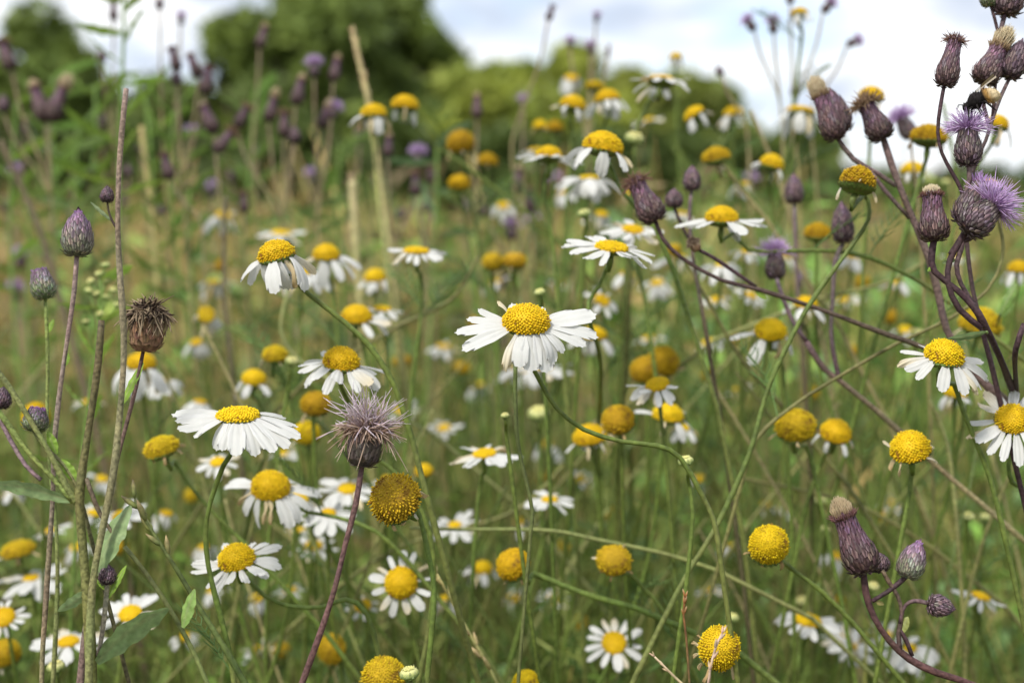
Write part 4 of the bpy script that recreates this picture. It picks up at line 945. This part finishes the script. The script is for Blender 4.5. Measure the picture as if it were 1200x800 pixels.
H('thick broken olive stalk with grey green leaves in the lower left', .44,
  [([(119, 375), (115, 425), (109, 470), (101, 520), (95, 560), (93, 590), (97, 640), (102, 700), (106, 760), (108, 830)], 4.2, 8.0, (.095, .075, .04), (.16, .175, .05), True),
   ([(-10, 425), (12, 455), (40, 500), (58, 530), (78, 570), (92, 592)], 3.2, 4.5, (.15, .17, .06), (.14, .15, .05), False),
   ([(-10, 472), (10, 498), (35, 532), (62, 560), (86, 588)], 3.6, 3.6, (.16, .20, .055), (.16, .19, .05), False),
   ([(-6, 480), (12, 515), (30, 545), (48, 562)], 2.6, 3.2, (.20, .13, .15), (.20, .14, .14), False),
   ([(101, 560), (112, 590), (122, 610), (138, 632)], 3.0, 2.6, (.12, .09, .06), (.10, .08, .05), False),
   ([(126, 680), (124, 705), (120, 740), (115, 768)], 3.0, 3.6, (.28, .27, .17), (.24, .19, .18), False)],
  [((126, 684), (126, 662), 22, 'bud')],
  [((-12, 566), (84, 588), 22, (0, -.5, 1), LG, .12), ((112, 672), (153, 592), 33, (1, -.5, .3), (.24, .33, .15), .10), ((113, 776), (197, 712), 36, (.3, -.4, 1), (.22, .31, .13), .16), ((106, 690), (68, 716), 16, (0, -.5, 1), LG, .14),
   ((127, 700), (148, 662), 9, (1, -.3, .4), LGB, .05), ((126, 692), (112, 678), 6, (1, 0, .4), LGB, .05), ((214, 735), (228, 690), 17, (1, -.5, 0), (.22, .34, .09), .06)], name='thistle_stalk', cat='stalk')
# upright right-hand plant with the blooms
H('dark stemmed thistle at the right with lilac blooms and brown bottle heads', .455,
  [([(1095, 280), (1092, 298), (1095, 318), (1122, 340), (1140, 358), (1152, 377), (1171, 417, .465), (1184, 450, .49), (1193, 472, .51), (1215, 520, .54)], 4.2, 5.5, DK, DK, True),
   ([(1133, 270), (1124, 284), (1113, 305), (1111, 332), (1124, 362), (1150, 384)], 4.6, 3.6, DK, DK, False),
   ([(1135, 193), (1136, 210), (1131, 230), (1130, 262), (1127, 290), (1121, 310), (1126, 332), (1142, 358)], 3.0, 3.4, (.13, .09, .09), DK, False),
   ([(1107, 98), (1102, 125), (1099, 155), (1104, 180), (1116, 203), (1127, 224), (1130, 250)], 2.4, 2.6, DK, DK, False),
   ([(1146, 272), (1136, 280), (1122, 286), (1113, 298)], 3.2, 3.2, DK, DK, False),
   ([(1200, 380), (1190, 410), (1190, 440, .48), (1192, 468, .51)], 3.6, 3.6, DK, DK, False)],
  [((1095, 282), (1092, 228), 40, 'bottle_cream'), ((1126, 262), (1150, 218), 36, 'bloom_small'), ((1132, 271), (1163, 242), 42, 'bloom', .45), ((1135, 194), (1134, 152), 33, 'bloom'),
   ((1107, 101), (1119, 48), 31, 'bottle_brown')], [((1094, 312), (1087, 318), 5, (0, 0, 1), LGB, .05), ((1104, 308), (1122, 304), 6, (0, -.3, 1), (.2, .27, .12), .06)])
H('thistle with a fat tan tufted head leaning at the top right corner', .485,
  [([(1183, 92), (1172, 115), (1163, 140), (1155, 165), (1140, 200), (1132, 260), (1140, 340), (1160, 420)], 2.4, 3.4, (.10, .07, .07), DK, True), ([(1151, 98), (1153, 125), (1160, 150)], 2.6, 2.6, DK, DK, False),
   ([(1178, 16), (1172, 40), (1168, 80), (1163, 140)], 3.2, 2.4, (.12, .08, .09), DK, False), ([(1161, 6), (1170, 40), (1172, 70)], 2, 2, DK, DK, False)],
  [((1151, 97), (1171, 56), 38, 'bottle_brush'), ((1182, 92), (1197, 50), 32, 'bud'), ((1178, 18), (1188, -26), 38, 'bud'), ((1160, 8), (1156, -16), 22, 'bud_green')])
H('pair of large brown thistle heads with tan tufts against the white cloud', .52,
  [([(1035, 162), (1044, 190), (1053, 215), (1070, 257), (1088, 300), (1100, 345), (1109, 385), (1132, 425), (1172, 468), (1225, 530)], 4.2, 6.0, (.13, .085, .08), (.12, .085, .07), True),
   ([(982, 162), (1000, 186), (1030, 204), (1050, 218)], 3.0, 3.4, (.10, .07, .065), (.12, .085, .08), False), ([(1020, 200), (1036, 222), (1066, 256)], 2.6, 2.8, (.12, .085, .08), (.12, .085, .08), False)],
  [((981, 163), (961, 112), 33, 'bottle_brush', .52), ((987, 155), (970, 100), 36, 'bottle', .53) if False else ((990, 154), (974, 108), 28, 'bud', .535), ((1036, 163), (1014, 122), 36, 'bottle_rust')], [((1040, 210), (1058, 214), 5, (0, -.3, 1), LG, .05)])
H('leaning brown purple bottle headed thistle on a long slanting dark stem', .525,
  [([(768, 258), (777, 280), (800, 303), (845, 328), (885, 338), (960, 362), (1040, 392), (1085, 408), (1150, 445), (1225, 505)], 2.6, 4.0, DK, (.10, .08, .05), True),
   ([(818, 292), (838, 303), (860, 318), (886, 336)], 2.4, 2.8, DK, DK, False)],
  [((769, 259), (745, 214), 38, 'bottle_brown'), ((818, 294), (812, 284), 13, 'dried')], [((885, 341), (898, 350), 6, (0, -.3, 1), LGB, .05)])
H('two small blurred thistle buds left of the domed daisy', .57,
  [([(811, 223), (808, 250), (812, 300), (826, 380)], 2.4, 3, (.14, .10, .11), DKG, True), ([(790, 243), (798, 262), (810, 285)], 2, 2.4, DK, DK, False)],
  [((811, 223), (811, 196), 22, 'bud'), ((790, 243), (790, 222), 22, 'bud')])
H('drooping thistle bud and lilac bloom on a dark forked stem', .56,
  [([(945, 400), (964, 430), (984, 446), (1020, 475), (1055, 506), (1098, 546), (1150, 590), (1225, 655)], 4.0, 3.4, (.085, .05, .055), (.30, .27, .12), True),
   ([(988, 285), (979, 305), (976, 345), (974, 390), (979, 425), (984, 446)], 3.0, 3.2, (.14, .11, .11), DK, False),
   ([(910, 326), (918, 350), (930, 378), (945, 400)], 2.6, 3.4, (.14, .10, .12), (.1, .06, .07), False)],
  [((989, 284), (986, 240), 27, 'bud'), ((909, 327), (908, 297), 25, 'bloom', .565)])
H('single grey purple thistle bud in front of the low bush', .64, [([(931, 237), (932, 270), (934, 330), (940, 400)], 2.6, 3, (.16, .12, .13), DKG, True)], [((931, 238), (930, 206), 24, 'bud')])
H('lower right thistle with a long cream tipped bottle head and two round buds', .44,
  [([(1012, 671), (1015, 695), (1024, 722), (1042, 750), (1066, 772), (1098, 788), (1150, 806), (1190, 840)], 4.2, 5.0, (.07, .035, .035), (.085, .045, .04), True),
   ([(1063, 674), (1052, 684), (1040, 693), (1022, 704)], 3.2, 3.2, DK, DK, False),
   ([(1034, 668), (1042, 682), (1052, 698), (1057, 718), (1053, 742), (1055, 762)], 2.6, 3.2, (.11, .08, .05), DK, False),
   ([(1088, 707), (1078, 704), (1066, 705), (1058, 714), (1055, 730)], 2.8, 2.8, (.12, .08, .08), DK, False), ([(1055, 738), (1062, 750), (1069, 768)], 2.6, 3, DK, DK, False)],
  [((1015, 670), (988, 602), 47, 'bottle_tan'), ((1034, 669), (1028, 648), 24, 'bud', .452), ((1062, 676), (1077, 636), 34, 'bud_pale'), ((1088, 707), (1117, 713), 27, 'bud')],
  [((1056, 742), (1064, 722), 10, (1, -.3, .2), (.28, .30, .09), .1), ((1026, 704), (1036, 708), 6, (0, -.3, 1), (.3, .26, .1), .05)])
# the bush of thistles behind, out of focus
def far_thistle(label, d, heads, foot, grp='blurred thistles at the back of the daisies'):
    st, hd = [], []
    jx, jy = foot
    for i, (px, py, wpx, kind, lean) in enumerate(heads):
        wpx *= .86
        ln = wpx * (1.25 if kind.startswith('bud') or kind.startswith('bloom') else 1.75)
        a = R(lean); bx, by = px - math.sin(a) * ln * .5, py + math.cos(a) * ln * .5
        tx_2, ty_2 = px + math.sin(a) * ln * .5, py - math.cos(a) * ln * .5
        hd.append(((bx, by), (tx_2, ty_2), wpx, kind))
        p = [(bx, by), (bx + (jx - bx) * .25, by + (jy - by) * .35), (bx + (jx - bx) * .7, by + (jy - by) * .7), (jx, jy)]
        st.append((p + ([(jx + 4, jy + 60)] if i == 0 else []), 1.4, 1.9, (.20, .15, .10), (.24, .21, .09), i == 0))
    H(label, d, st, hd, group=grp)
FT = far_thistle
FT('cluster of pinkish thistle heads with tan tops at the left under the tree', .92, [(47, 122, 27, 'bottle_tan', -18), (66, 122, 28, 'bottle_brush', 24), (8, 66, 22, 'bottle_rust', -20), (4, 122, 18, 'bud', 0)], (60, 230))
FT('thistle with dark slim heads before the white gap in the trees', .88, [(205, 70, 17, 'bottle_brown', -14), (228, 78, 18, 'bottle_cream', -22), (242, 95, 20, 'bottle_brown', 8), (207, 92, 15, 'bud', 0)], (214, 210))
FT('thistle with one tan topped head bending right below the slim dark ones', .86, [(245, 140, 22, 'bottle_cream', -22), (262, 166, 20, 'bottle_rust', 40)], (262, 260))
FT('lone dark thistle head leaning on a long thin stem', .86, [(196, 196, 19, 'bottle_brown', -14)], (236, 262))
FT('tiny purple thistle bloom alone in the white gap', 1.0, [(212, 24, 10, 'bloom', 4)], (205, 160))
FT('dark thistle bud touching the top edge over the white gap', .95, [(187, 4, 13, 'bud', 0)], (190, 150))
FT('thistle with cream topped heads in front of the tallest tree', .9, [(318, 128, 19, 'bottle_brush', 14), (350, 108, 20, 'bottle_tan', 14), (333, 146, 18, 'bottle_rust', 0), (345, 158, 17, 'bud', 0), (283, 138, 18, 'bottle_rust', 30)], (330, 260))
FT('thistle with a round lilac bloom and cream heads beside it', .92, [(368, 82, 15, 'bloom', 0), (393, 82, 17, 'bottle_tan', 10), (380, 138, 17, 'bottle_brush', 20), (391, 132, 13, 'bloom', 20)], (372, 260))
FT('pale pink thistle tuft high on the dark tree', 1.0, [(307, 44, 16, 'bottle_tan', 14)], (296, 180))
FT('tall thistle with brownish head touching the top edge at the left', 1.0, [(133, 14, 14, 'bottle_brown', 0), (120, 66, 13, 'bud', 0)], (134, 180))
FT('small grey thistle head low in front of the meadow', .95, [(286, 238, 15, 'bottle_rust', 0)], (288, 320))
FT('mauve thistle head in the shade of the left tree', 1.0, [(105, 205, 17, 'bud', 0)], (108, 300))
FT('upright thistle with cream tip before the bush', .92, [(559, 126, 16, 'bottle_tan', 0)], (557, 240))
FT('purple bead of a thistle bloom between daisy stems', 1.0, [(490, 186, 15, 'bloom', 0)], (494, 280))
FT('thistle with cream tip under the straw stemmed daisy', .9, [(455, 172, 16, 'bottle_tan', 4), (487, 216, 17, 'bottle_rust', 0)], (462, 290))
FT('lilac thistle bloom glowing just left of the nibbled ochre pair', 1.0, [(600, 272, 16, 'bloom', 4)], (604, 360))
FT('thin dark thistle head cut through by the top edge in the cloud', .88, [(645, 16, 11, 'bottle_brown', 18)], (600, 170))
FT('thistle with three slim dark heads and lilac tips in the cloud', .95, [(668, 52, 9, 'bloom', 0), (692, 58, 10, 'bloom', 0), (699, 22, 8, 'bloom', 10), (713, 60, 8, 'bottle_brown', 6)], (688, 170))
FT('faint purple thistle bloom before the bush', 1.0, [(613, 121, 10, 'bloom', 0)], (612, 220))
FT('brownish thistle pair beside the skirted daisies', .9, [(606, 212, 17, 'bottle_tan', 8), (622, 236, 17, 'bottle_rust', -4), (570, 243, 15, 'bottle_tan', 0)], (610, 320))
FT('two lilac tipped thistle heads on a branching stalk in the cloud', .82, [(880, 30, 13, 'bloom', -34), (906, 32, 13, 'bloom', -6)], (914, 120))
FT('dark thistle head with lilac tip leaning right in the cloud', .82, [(969, 9, 13, 'bloom', 40), (926, -2, 12, 'bud', 0)], (930, 130))
FT('thistle head pointing sideways with a lilac tip in the cloud', .84, [(999, 50, 12, 'bloom', 66)], (950, 130))
FT('small grey bud on a bent stalk at the edge of the cloud', .84, [(843, 83, 11, 'bud', -30)], (875, 150))
FT('small dark bud above the blurred hanging petal daisy', .82, [(931, 106, 12, 'bud', 0)], (926, 230))
FT('blurred thistle bloom facing left beside the dull ochre dome', .64, [(1062, 150, 24, 'bloom', -26)], (1076, 240))
FT('purple speckled thistle far off in the left meadow', 1.1, [(25, 305, 15, 'bloom', 0), (18, 345, 15, 'bloom', 0), (55, 300, 13, 'bud', 0), (8, 240, 14, 'bud', 0)], (30, 430))
for q in ((420, 160), (440, 215), (505, 205), (545, 240), (365, 210), (590, 330), (650, 215), (470, 250), (625, 262), (880, 215), (150, 200), (270, 205), (940, 330), (590, 400), (500, 240), (30, 150), (85, 180), (120, 140), (165, 170), (250, 225), (300, 180), (340, 205), (60, 235), (20, 205), (190, 245), (410, 225), (145, 230), (225, 160)):
    FT('faint mauve thistle head lost in the blur between the stalks', rnd.uniform(1.1, 1.4), [(q[0], q[1], 12, rnd.choice(['bottle_rust', 'bottle_tan', 'bud', 'bloom']), rnd.uniform(-10, 10))], (q[0] + rnd.uniform(-10, 10), q[1] + 100), 'faint thistles in the blur')

# ------------------------------------------------------------------ grasses and other single plants
GG = 'single grass stalks among the flowers'
def stalk(label, d, pts, r0, r1, c0, c1, spikes=None, spc=(.2, .16, .07), sl=14, name='grass_stalk', spr=1.0):
    """a grass stem; spikes = (first, last) fraction of the drawn path that carries spikelets"""
    path = smooth_path([at(p[0], p[1], p[2] if len(p) > 2 else d) for p in pts], .004); nv = len(path); full = to_ground(path, rnd, .04); G = full[-1].copy()
    t = thing(name, label, 'grass stalk', G, GG); b = MB(); n = len(full)
    b.tube(full, [mm(r0 + (r1 - r0) * min(1, i / nv), d) for i in range(n)], [jit(lerp(c0, c1, min(1, i / nv)), .12) for i in range(n)], 7)
    put('stem', b.mesh('stem', M['stem'], origin=G), t)
    if spikes:
        b = MB(); r = random.Random(len(label)); k0, k1 = int(spikes[0] * nv), int(spikes[1] * nv)
        m = max(6, int((k1 - k0) * spr))
        for q in range(m):
            i = k0 + int((k1 - k0) * q / m); p = path[i]; T = (path[max(0, i - 1)] - path[min(nv - 1, i + 1)]).normalized()
            sd = T.orthogonal().normalized(); sd = Matrix.Rotation(q * 2.4 + r.uniform(-.4, .4), 3, T) @ sd
            dr = (T + sd * r.uniform(.25, .5)).normalized(); ln = mm(sl, d) * r.uniform(.7, 1.1)
            c = jit(spc, .3, r)
            b.tube([p, p + dr * ln * .3, p + dr * ln * .65, p + dr * ln], [mm(.6, d), ln * .13, ln * .12, ln * .015], [c, c, lerp(c, (.3, .22, .1), .4), (.3, .22, .12)], 6)
        put('seed_head', b.mesh('seed_head', M['stem'], origin=G), t)
    return t
stalk('dark green grass with fat spikelets slanting across the lower left', .46, [(158, 585), (172, 612), (190, 640), (215, 680), (240, 722), (265, 762), (290, 805)], 1.6, 4.4, (.10, .12, .04), (.085, .125, .03), (.0, .42), (.17, .18, .06), 30, spr=.5)
stalk('olive grass stem running beside the spiked one lower left', .465, [(146, 640), (170, 670), (200, 715), (225, 760), (245, 805)], 2.6, 3.0, (.15, .16, .06), (.16, .19, .06))
stalk('yellowing grass ear slanting low in the middle', .52, [(512, 672), (530, 705), (552, 745), (575, 785), (590, 815)], 1.4, 2.4, (.3, .26, .1), (.24, .25, .09), (0, .95), (.33, .27, .12), 24, spr=.8)
stalk('rust red dry flower spike near the bottom', .44, [(803, 700), (801, 720), (804, 745), (808, 800)], 1.4, 1.4, (.16, .06, .02), (.13, .09, .04), (0, .45), (.20, .075, .025), 12, spr=2.2)
stalk('short straw tip pointing up left near the rust spike', .44, [(767, 769), (778, 780), (792, 794), (815, 815)], 1.2, 2.0, (.55, .42, .28), (.25, .2, .1), (0, .6), (.5, .36, .26), 9, spr=1.2)
stalk('pinkish fluffy grass spike before the ringed yellow ball', .43, [(846, 742), (838, 760), (832, 785), (828, 815)], 1.2, 1.6, (.5, .36, .28), (.4, .28, .2), (0, .9), (.52, .36, .28), 14, spr=1.5)
stalk('wide straw coloured stalk rising before the tallest tree', .82, [(414, 40), (424, 85), (430, 110), (438, 160), (447, 220), (456, 290), (466, 380)], 3, 4.6, (.42, .33, .17), (.32, .30, .12), (0, .3), (.42, .33, .18), 14, spr=2)
stalk('pale straw stalk left of the straw stemmed daisy', .86, [(413, 212), (415, 250), (418, 300), (424, 380)], 5, 4, (.40, .34, .18), (.3, .27, .11), (0, .5), (.42, .35, .2), 12, spr=1.6)
stalk('brown slanting dock stalk at the left', .9, [(0, 165), (30, 230), (52, 285), (70, 350), (90, 420)], 3.2, 4.4, (.12, .09, .055), (.13, .10, .06))
stalk('yellow straw blade left of the cream topped thistle', .95, [(166, 148), (172, 200), (180, 260), (186, 340)], 3.4, 4.2, (.42, .36, .15), (.3, .28, .1))
stalk('horizontal olive stalk crossing below the central daisies', .56, [(480, 618), (540, 620), (640, 621), (700, 632), (780, 649), (840, 668)], 2.0, 2.8, (.16, .18, .06), (.17, .18, .06))
stalk('dark green curved stalk ending under the central flower', .48, [(604, 425), (604, 470), (607, 520), (618, 570), (624, 600), (622, 622)], 2.6, 2.2, (.09, .12, .035), (.10, .12, .04))
stalk('straight green stem crossing to the open round daisy', .58, [(560, 545), (430, 600), (300, 690)], 1.6, 1.6, (.2, .22, .08), (.2, .22, .08)) if False else None
for k, (d, pts, c) in enumerate((
    (.60, [(800, 300), (838, 368), (872, 425), (905, 462)], SO), (.66, [(1095, 300), (1040, 330), (960, 350)], SO), 
    (.72, [(815, 640), (880, 700), (930, 800)], SG), (.66, [(660, 545), (600, 600), (470, 640), (380, 700)], SO), (.62, [(535, 700), (480, 640), (430, 560)], SD), (.8, [(700, 180), (690, 260), (670, 340)], SO),
    (.70, [(985, 470), (940, 540), (880, 610), (820, 700)], SO), (.66, [(560, 300), (530, 350), (470, 380)], SO), (.70, [(620, 800), (700, 690), (720, 600)], SG), (.64, [(870, 560), (1000, 590), (1090, 640)], SO),
    (.6, [(1090, 470), (1110, 520), (1120, 600)], (.24, .25, .09)), (.66, [(340, 330), (330, 390), (360, 430), (400, 450)], (.22, .24, .09)), (.75, [(265, 230), (262, 330), (270, 420)], (.12, .10, .06)), (.68, [(205, 520), (300, 600), (420, 690)], SO),
    (.75, [(880, 130), (905, 190), (925, 250)], (.25, .21, .1)), (.72, [(1105, 120), (1120, 200), (1130, 300)], SG), (.62, [(860, 690), (800, 760), (770, 810)], SG), (.64, [(1060, 540), (1075, 620), (1060, 700)], SG), (.6, [(1190, 540), (1150, 640), (1120, 760)], SO))):
    stalk('thin bare olive stalk crossing the blur behind the flowers', d, pts, 2.0, 2.6, c, c)

for k in range(46):
    x, y, sl = rnd.uniform(0, 1200), rnd.uniform(360, 640), rnd.choice([-1, 1]) * rnd.uniform(.3, 1.5); d = rnd.uniform(.60, .92); c = rnd.choice([SG, SO, SD, SO, (.30, .26, .12), (.24, .25, .09)])
    stalk('thin bare olive stalk crossing the blur behind the flowers', d, [(x, y), (x + sl * 60, y + 90), (x + sl * rnd.uniform(90, 150), y + 190)], 1.3, 1.8, c, c)

def leafy(label, d, pts, leaves, cat='wild plant', name='leafy_plant', col=LGB, buds=None):
    path = smooth_path([at(p[0], p[1], d) for p in pts]); full = to_ground(path, rnd, .04); G = full[-1].copy()
    t = thing(name, label, cat, G, 'leafy green plants between the thistles'); b = MB()
    b.tube(full, mm(2, d), (.14, .22, .05), 7); put('stem', b.mesh('stem', M['stem'], origin=G), t)
    r = random.Random(len(label))
    for k in range(leaves):
        i = int((len(path) - 1) * (k + .3) / leaves); p = path[i]; s_ = -1 if k % 2 else 1
        e = p + Vector((s_ * r.uniform(.4, 1), r.uniform(-.6, .6), r.uniform(.0, 1.1))).normalized() * mm(r.uniform(40, 70), d)
        put('leaf', leaf_mesh(p, e, mm(r.uniform(12, 22), d), Vector((r.uniform(-.4, .4), -1, .5)), jit(col, .2, r), .12, .05, k).mesh('leaf', M['leaf'], origin=G), t)
    if buds:
        for q in buds:
            p = at(q[0], q[1], d); ax = axis_of(rnd.uniform(-20, 30), rnd.uniform(-25, 25)); st = min(path, key=lambda v: abs(v.z - (p.z - .012)))
            bo = put('bud', BUDM, t, Matrix.Translation(p - G) @ aim(ax).to_4x4() @ Matrix.Scale(mm(q[2] / 2, d), 4))
            bs = MB(); bs.tube([p - G, (p - G).lerp(st - G, .5) + Vector((0, 0, .002)), st - G], .0004, (.17, .25, .06), 5)
            put('bud_stalk', bs.mesh('bud_stalk', M['stem']), t)
leafy('bright green weed with yellow green bud cluster behind the tall sticks', .62, [(120, 330), (116, 380), (108, 440), (98, 520), (90, 600)], 9, buds=[(124, 312, 11), (116, 322, 10), (107, 330, 10), (126, 330, 12), (133, 340, 10), (104, 342, 11), (114, 345, 10), (124, 350, 11), (137, 358, 9), (108, 362, 10), (118, 368, 10), (130, 372, 9), (101, 378, 10), (140, 330, 9)])
leafy('tall bright leafy stem touching the top edge at the left', .85, [(146, -20), (145, 40), (143, 100), (140, 170), (140, 250)], 13)
leafy('broad green leaved weed below the left tree', 1.0, [(112, 100), (112, 160), (108, 220), (106, 300)], 10)
leafy('leafy green weed before the white gap in the trees', 1.0, [(170, 110), (176, 170), (180, 240), (184, 330)], 10)
leafy('grey green weed standing under the straw stemmed daisy', .95, [(512, 170), (512, 230), (510, 300), (505, 380)], 8, col=(.13, .21, .10))
leafy('green weed with pointed leaves in the left meadow', .95, [(20, 120), (14, 200), (12, 280), (16, 360)], 8)
for lab, d, x, y, n, c in (('leafy weed rising in front of the rounded left tree', 1.1, 62, 90, 16, (.19, .30, .07)), ('pale leafy weed between the tan topped thistle and the snapped stick', 1.0, 92, 150, 14, (.24, .33, .12)),
        ('tall leafy weed left of the cream topped thistle', 1.15, 296, 120, 14, (.17, .27, .06)), ('leafy weed in the shade of the tallest tree', 1.1, 400, 170, 14, (.20, .30, .08)), ('low leafy weed under the lone dark thistle head', .95, 222, 225, 12, (.18, .28, .07)),
        ('leafy weed behind the small round thistle bud', 1.05, 30, 230, 14, (.20, .30, .06)), ('leafy weed beside the hazy daisies left of centre', 1.0, 350, 250, 12, (.16, .25, .07)), ('leafy weed deep behind the ochre pair', 1.1, 560, 260, 12, (.19, .28, .08)),
        ('leafy weed under the side on daisy', 1.0, 660, 230, 12, (.20, .30, .07)), ('leafy weed behind the forked thistle with drooping bud', 1.1, 900, 240, 12, (.19, .28, .06)), ('yellowish weed before the far hedge', 1.15, 820, 200, 12, (.28, .33, .09)), ('leafy weed right of the straw blade', .95, 205, 130, 14, (.18, .29, .06))):
    leafy(lab, d, [(x, y), (x + rnd.uniform(-6, 6), y + 70), (x + rnd.uniform(-10, 10), y + 150), (x + rnd.uniform(-14, 14), y + 240)], n, col=c)
# narrow leaves that cross the right-hand daisy and edge
def lone_leaf(label, d, a, b_, wpx, side, col, foot):
    path = to_ground(smooth_path([at(a[0], a[1], d)] + [at(q[0], q[1], d + .06) for q in foot]), rnd, .04); G = path[-1].copy()
    t = thing('leafy_stalk', label, 'wild plant', G, 'leafy green plants between the thistles'); bm = MB(); bm.tube(path, mm(1.8, d), (.14, .19, .06), 7)
    put('stem', bm.mesh('stem', M['stem'], origin=G), t)
    put('leaf', leaf_mesh(at(*a, d), at(*b_, d), mm(wpx, d), Vector(side), col, .1, .05, 3).mesh('leaf', M['leaf'], origin=G), t)
lone_leaf('narrow green leaf lying over the large drooping daisy', .45, (1156, 389), (1110, 397), 9, (0, -.4, 1), (.15, .22, .09), [(1165, 400), (1180, 450)])
lone_leaf('bright pointed leaf near the right edge under the yellow topped daisy', .56, (1172, 368), (1192, 332), 12, (1, -.4, 0), (.16, .26, .06), [(1168, 385), (1160, 440)])

# ------------------------------------------------------------------ the bumblebee on the right-hand bloom
bp = at(1145, 117, .452)
bee = thing('bumblebee', 'fuzzy black bumblebee with pale wings feeding on the upright lilac bloom', 'bumblebee', bp)
u = mm(1, .452)
def bee_mesh():
    b = MB(); r = random.Random(3)
    # one body along +x (head at -x): rings of one continuous lathe
    prof = [(-19, 1), (-18, 4), (-15, 5.6), (-12, 5), (-10.5, 4.4), (-9, 7), (-5, 10), (0, 10.4), (4, 8.6), (6, 7.4), (8, 8.4), (13, 10.4), (18, 10), (22, 7.6), (25, 3.6), (26, .6)]
    vs, cs, fs = [], [], []; sd = 18
    def colr(x): return (.014, .012, .012) if x < 9 else ((.30, .17, .05) if x < 18 else (.45, .36, .22))
    for x, q in prof:
        for k in range(sd):
            a = 6.28319 * k / sd; vs.append((x * u, q * u * math.cos(a), q * u * .92 * math.sin(a) - (abs(x) ** 1.6) * .03 * u)); cs.append(colr(x))
    for i in range(len(prof) - 1):
        for k in range(sd): fs.append((i * sd + k, i * sd + (k + 1) % sd, (i + 1) * sd + (k + 1) % sd, (i + 1) * sd + k))
    fs.append(tuple(range(sd))); fs.append(tuple((len(prof) - 1) * sd + k for k in range(sd))[::-1])
    b.add(vs, fs, cs); return b.mesh('body', M['bee'])
fit = Matrix.Rotation(R(-24), 4, 'Z') @ Matrix.Rotation(R(-26), 4, 'Y')
body = put('body', bee_mesh(), bee, fit)
b = MB(); r = random.Random(6)
for i in range(620):
    x = r.uniform(-18, 25); a = r.uniform(0, 6.283)
    q = np.interp(x, [-19, -15, -10.5, -5, 0, 6, 13, 18, 25], [1, 5.4, 4.4, 9.8, 10.2, 7.4, 10.2, 9.8, 3.4])
    p = Vector((x, q * math.cos(a), q * .92 * math.sin(a) - abs(x) ** 1.6 * .03)) * u
    d_ = Vector((r.uniform(-.2, .7), math.cos(a), math.sin(a))).normalized()
    c = (.015, .013, .012) if x < 9 else ((.34, .20, .06) if x < 18 else (.55, .46, .30))
    b.tube([p, p + d_ * r.uniform(2.2, 4) * u], [.22 * u, .06 * u], jit(c, .3, r), 3, False)
put('fur', b.mesh('fur', M['bee']), body)
for sy in (-1, 1):
    for k, x in enumerate((-7, -2, 3)):
        b = MB(); b.tube([Vector((x, sy * 6, -6)) * u, Vector((x + (k - 1) * 5, sy * 13, -7)) * u, Vector((x + (k - 1) * 8, sy * 15, -15)) * u, Vector((x + (k - 1) * 10, sy * 15.5, -20)) * u], [1.3 * u, 1.2 * u, .8 * u, .5 * u], (.015, .012, .012), 6)
        put('leg', b.mesh('leg', M['bee']), bee, fit)
    b = MB(); vs = []
    for i in range(15):
        t = i / 14; wd = 5.5 * math.sin(math.pi * min(1, t * .8 + .12)) ** .7
        for s_ in (-1, 1): vs.append(Vector((2 + t * 27, sy * (4 + t * 9 + s_ * wd * .5), 9 + t * 7 + s_ * 1.2)) * u)
    b.add(vs, [(2 * i, 2 * i + 1, 2 * i + 3, 2 * i + 2) for i in range(14)], (.6, .5, .38)); put('wing', b.mesh('wing', M['wing']), bee, fit)
    b = MB(); b.tube([Vector((-17, sy * 2, 2)) * u, Vector((-21, sy * 4, 4)) * u, Vector((-25, sy * 5, 0)) * u], [.5 * u, .45 * u, .35 * u], (.015, .012, .012), 5); put('antenna', b.mesh('antenna', M['bee']), body)
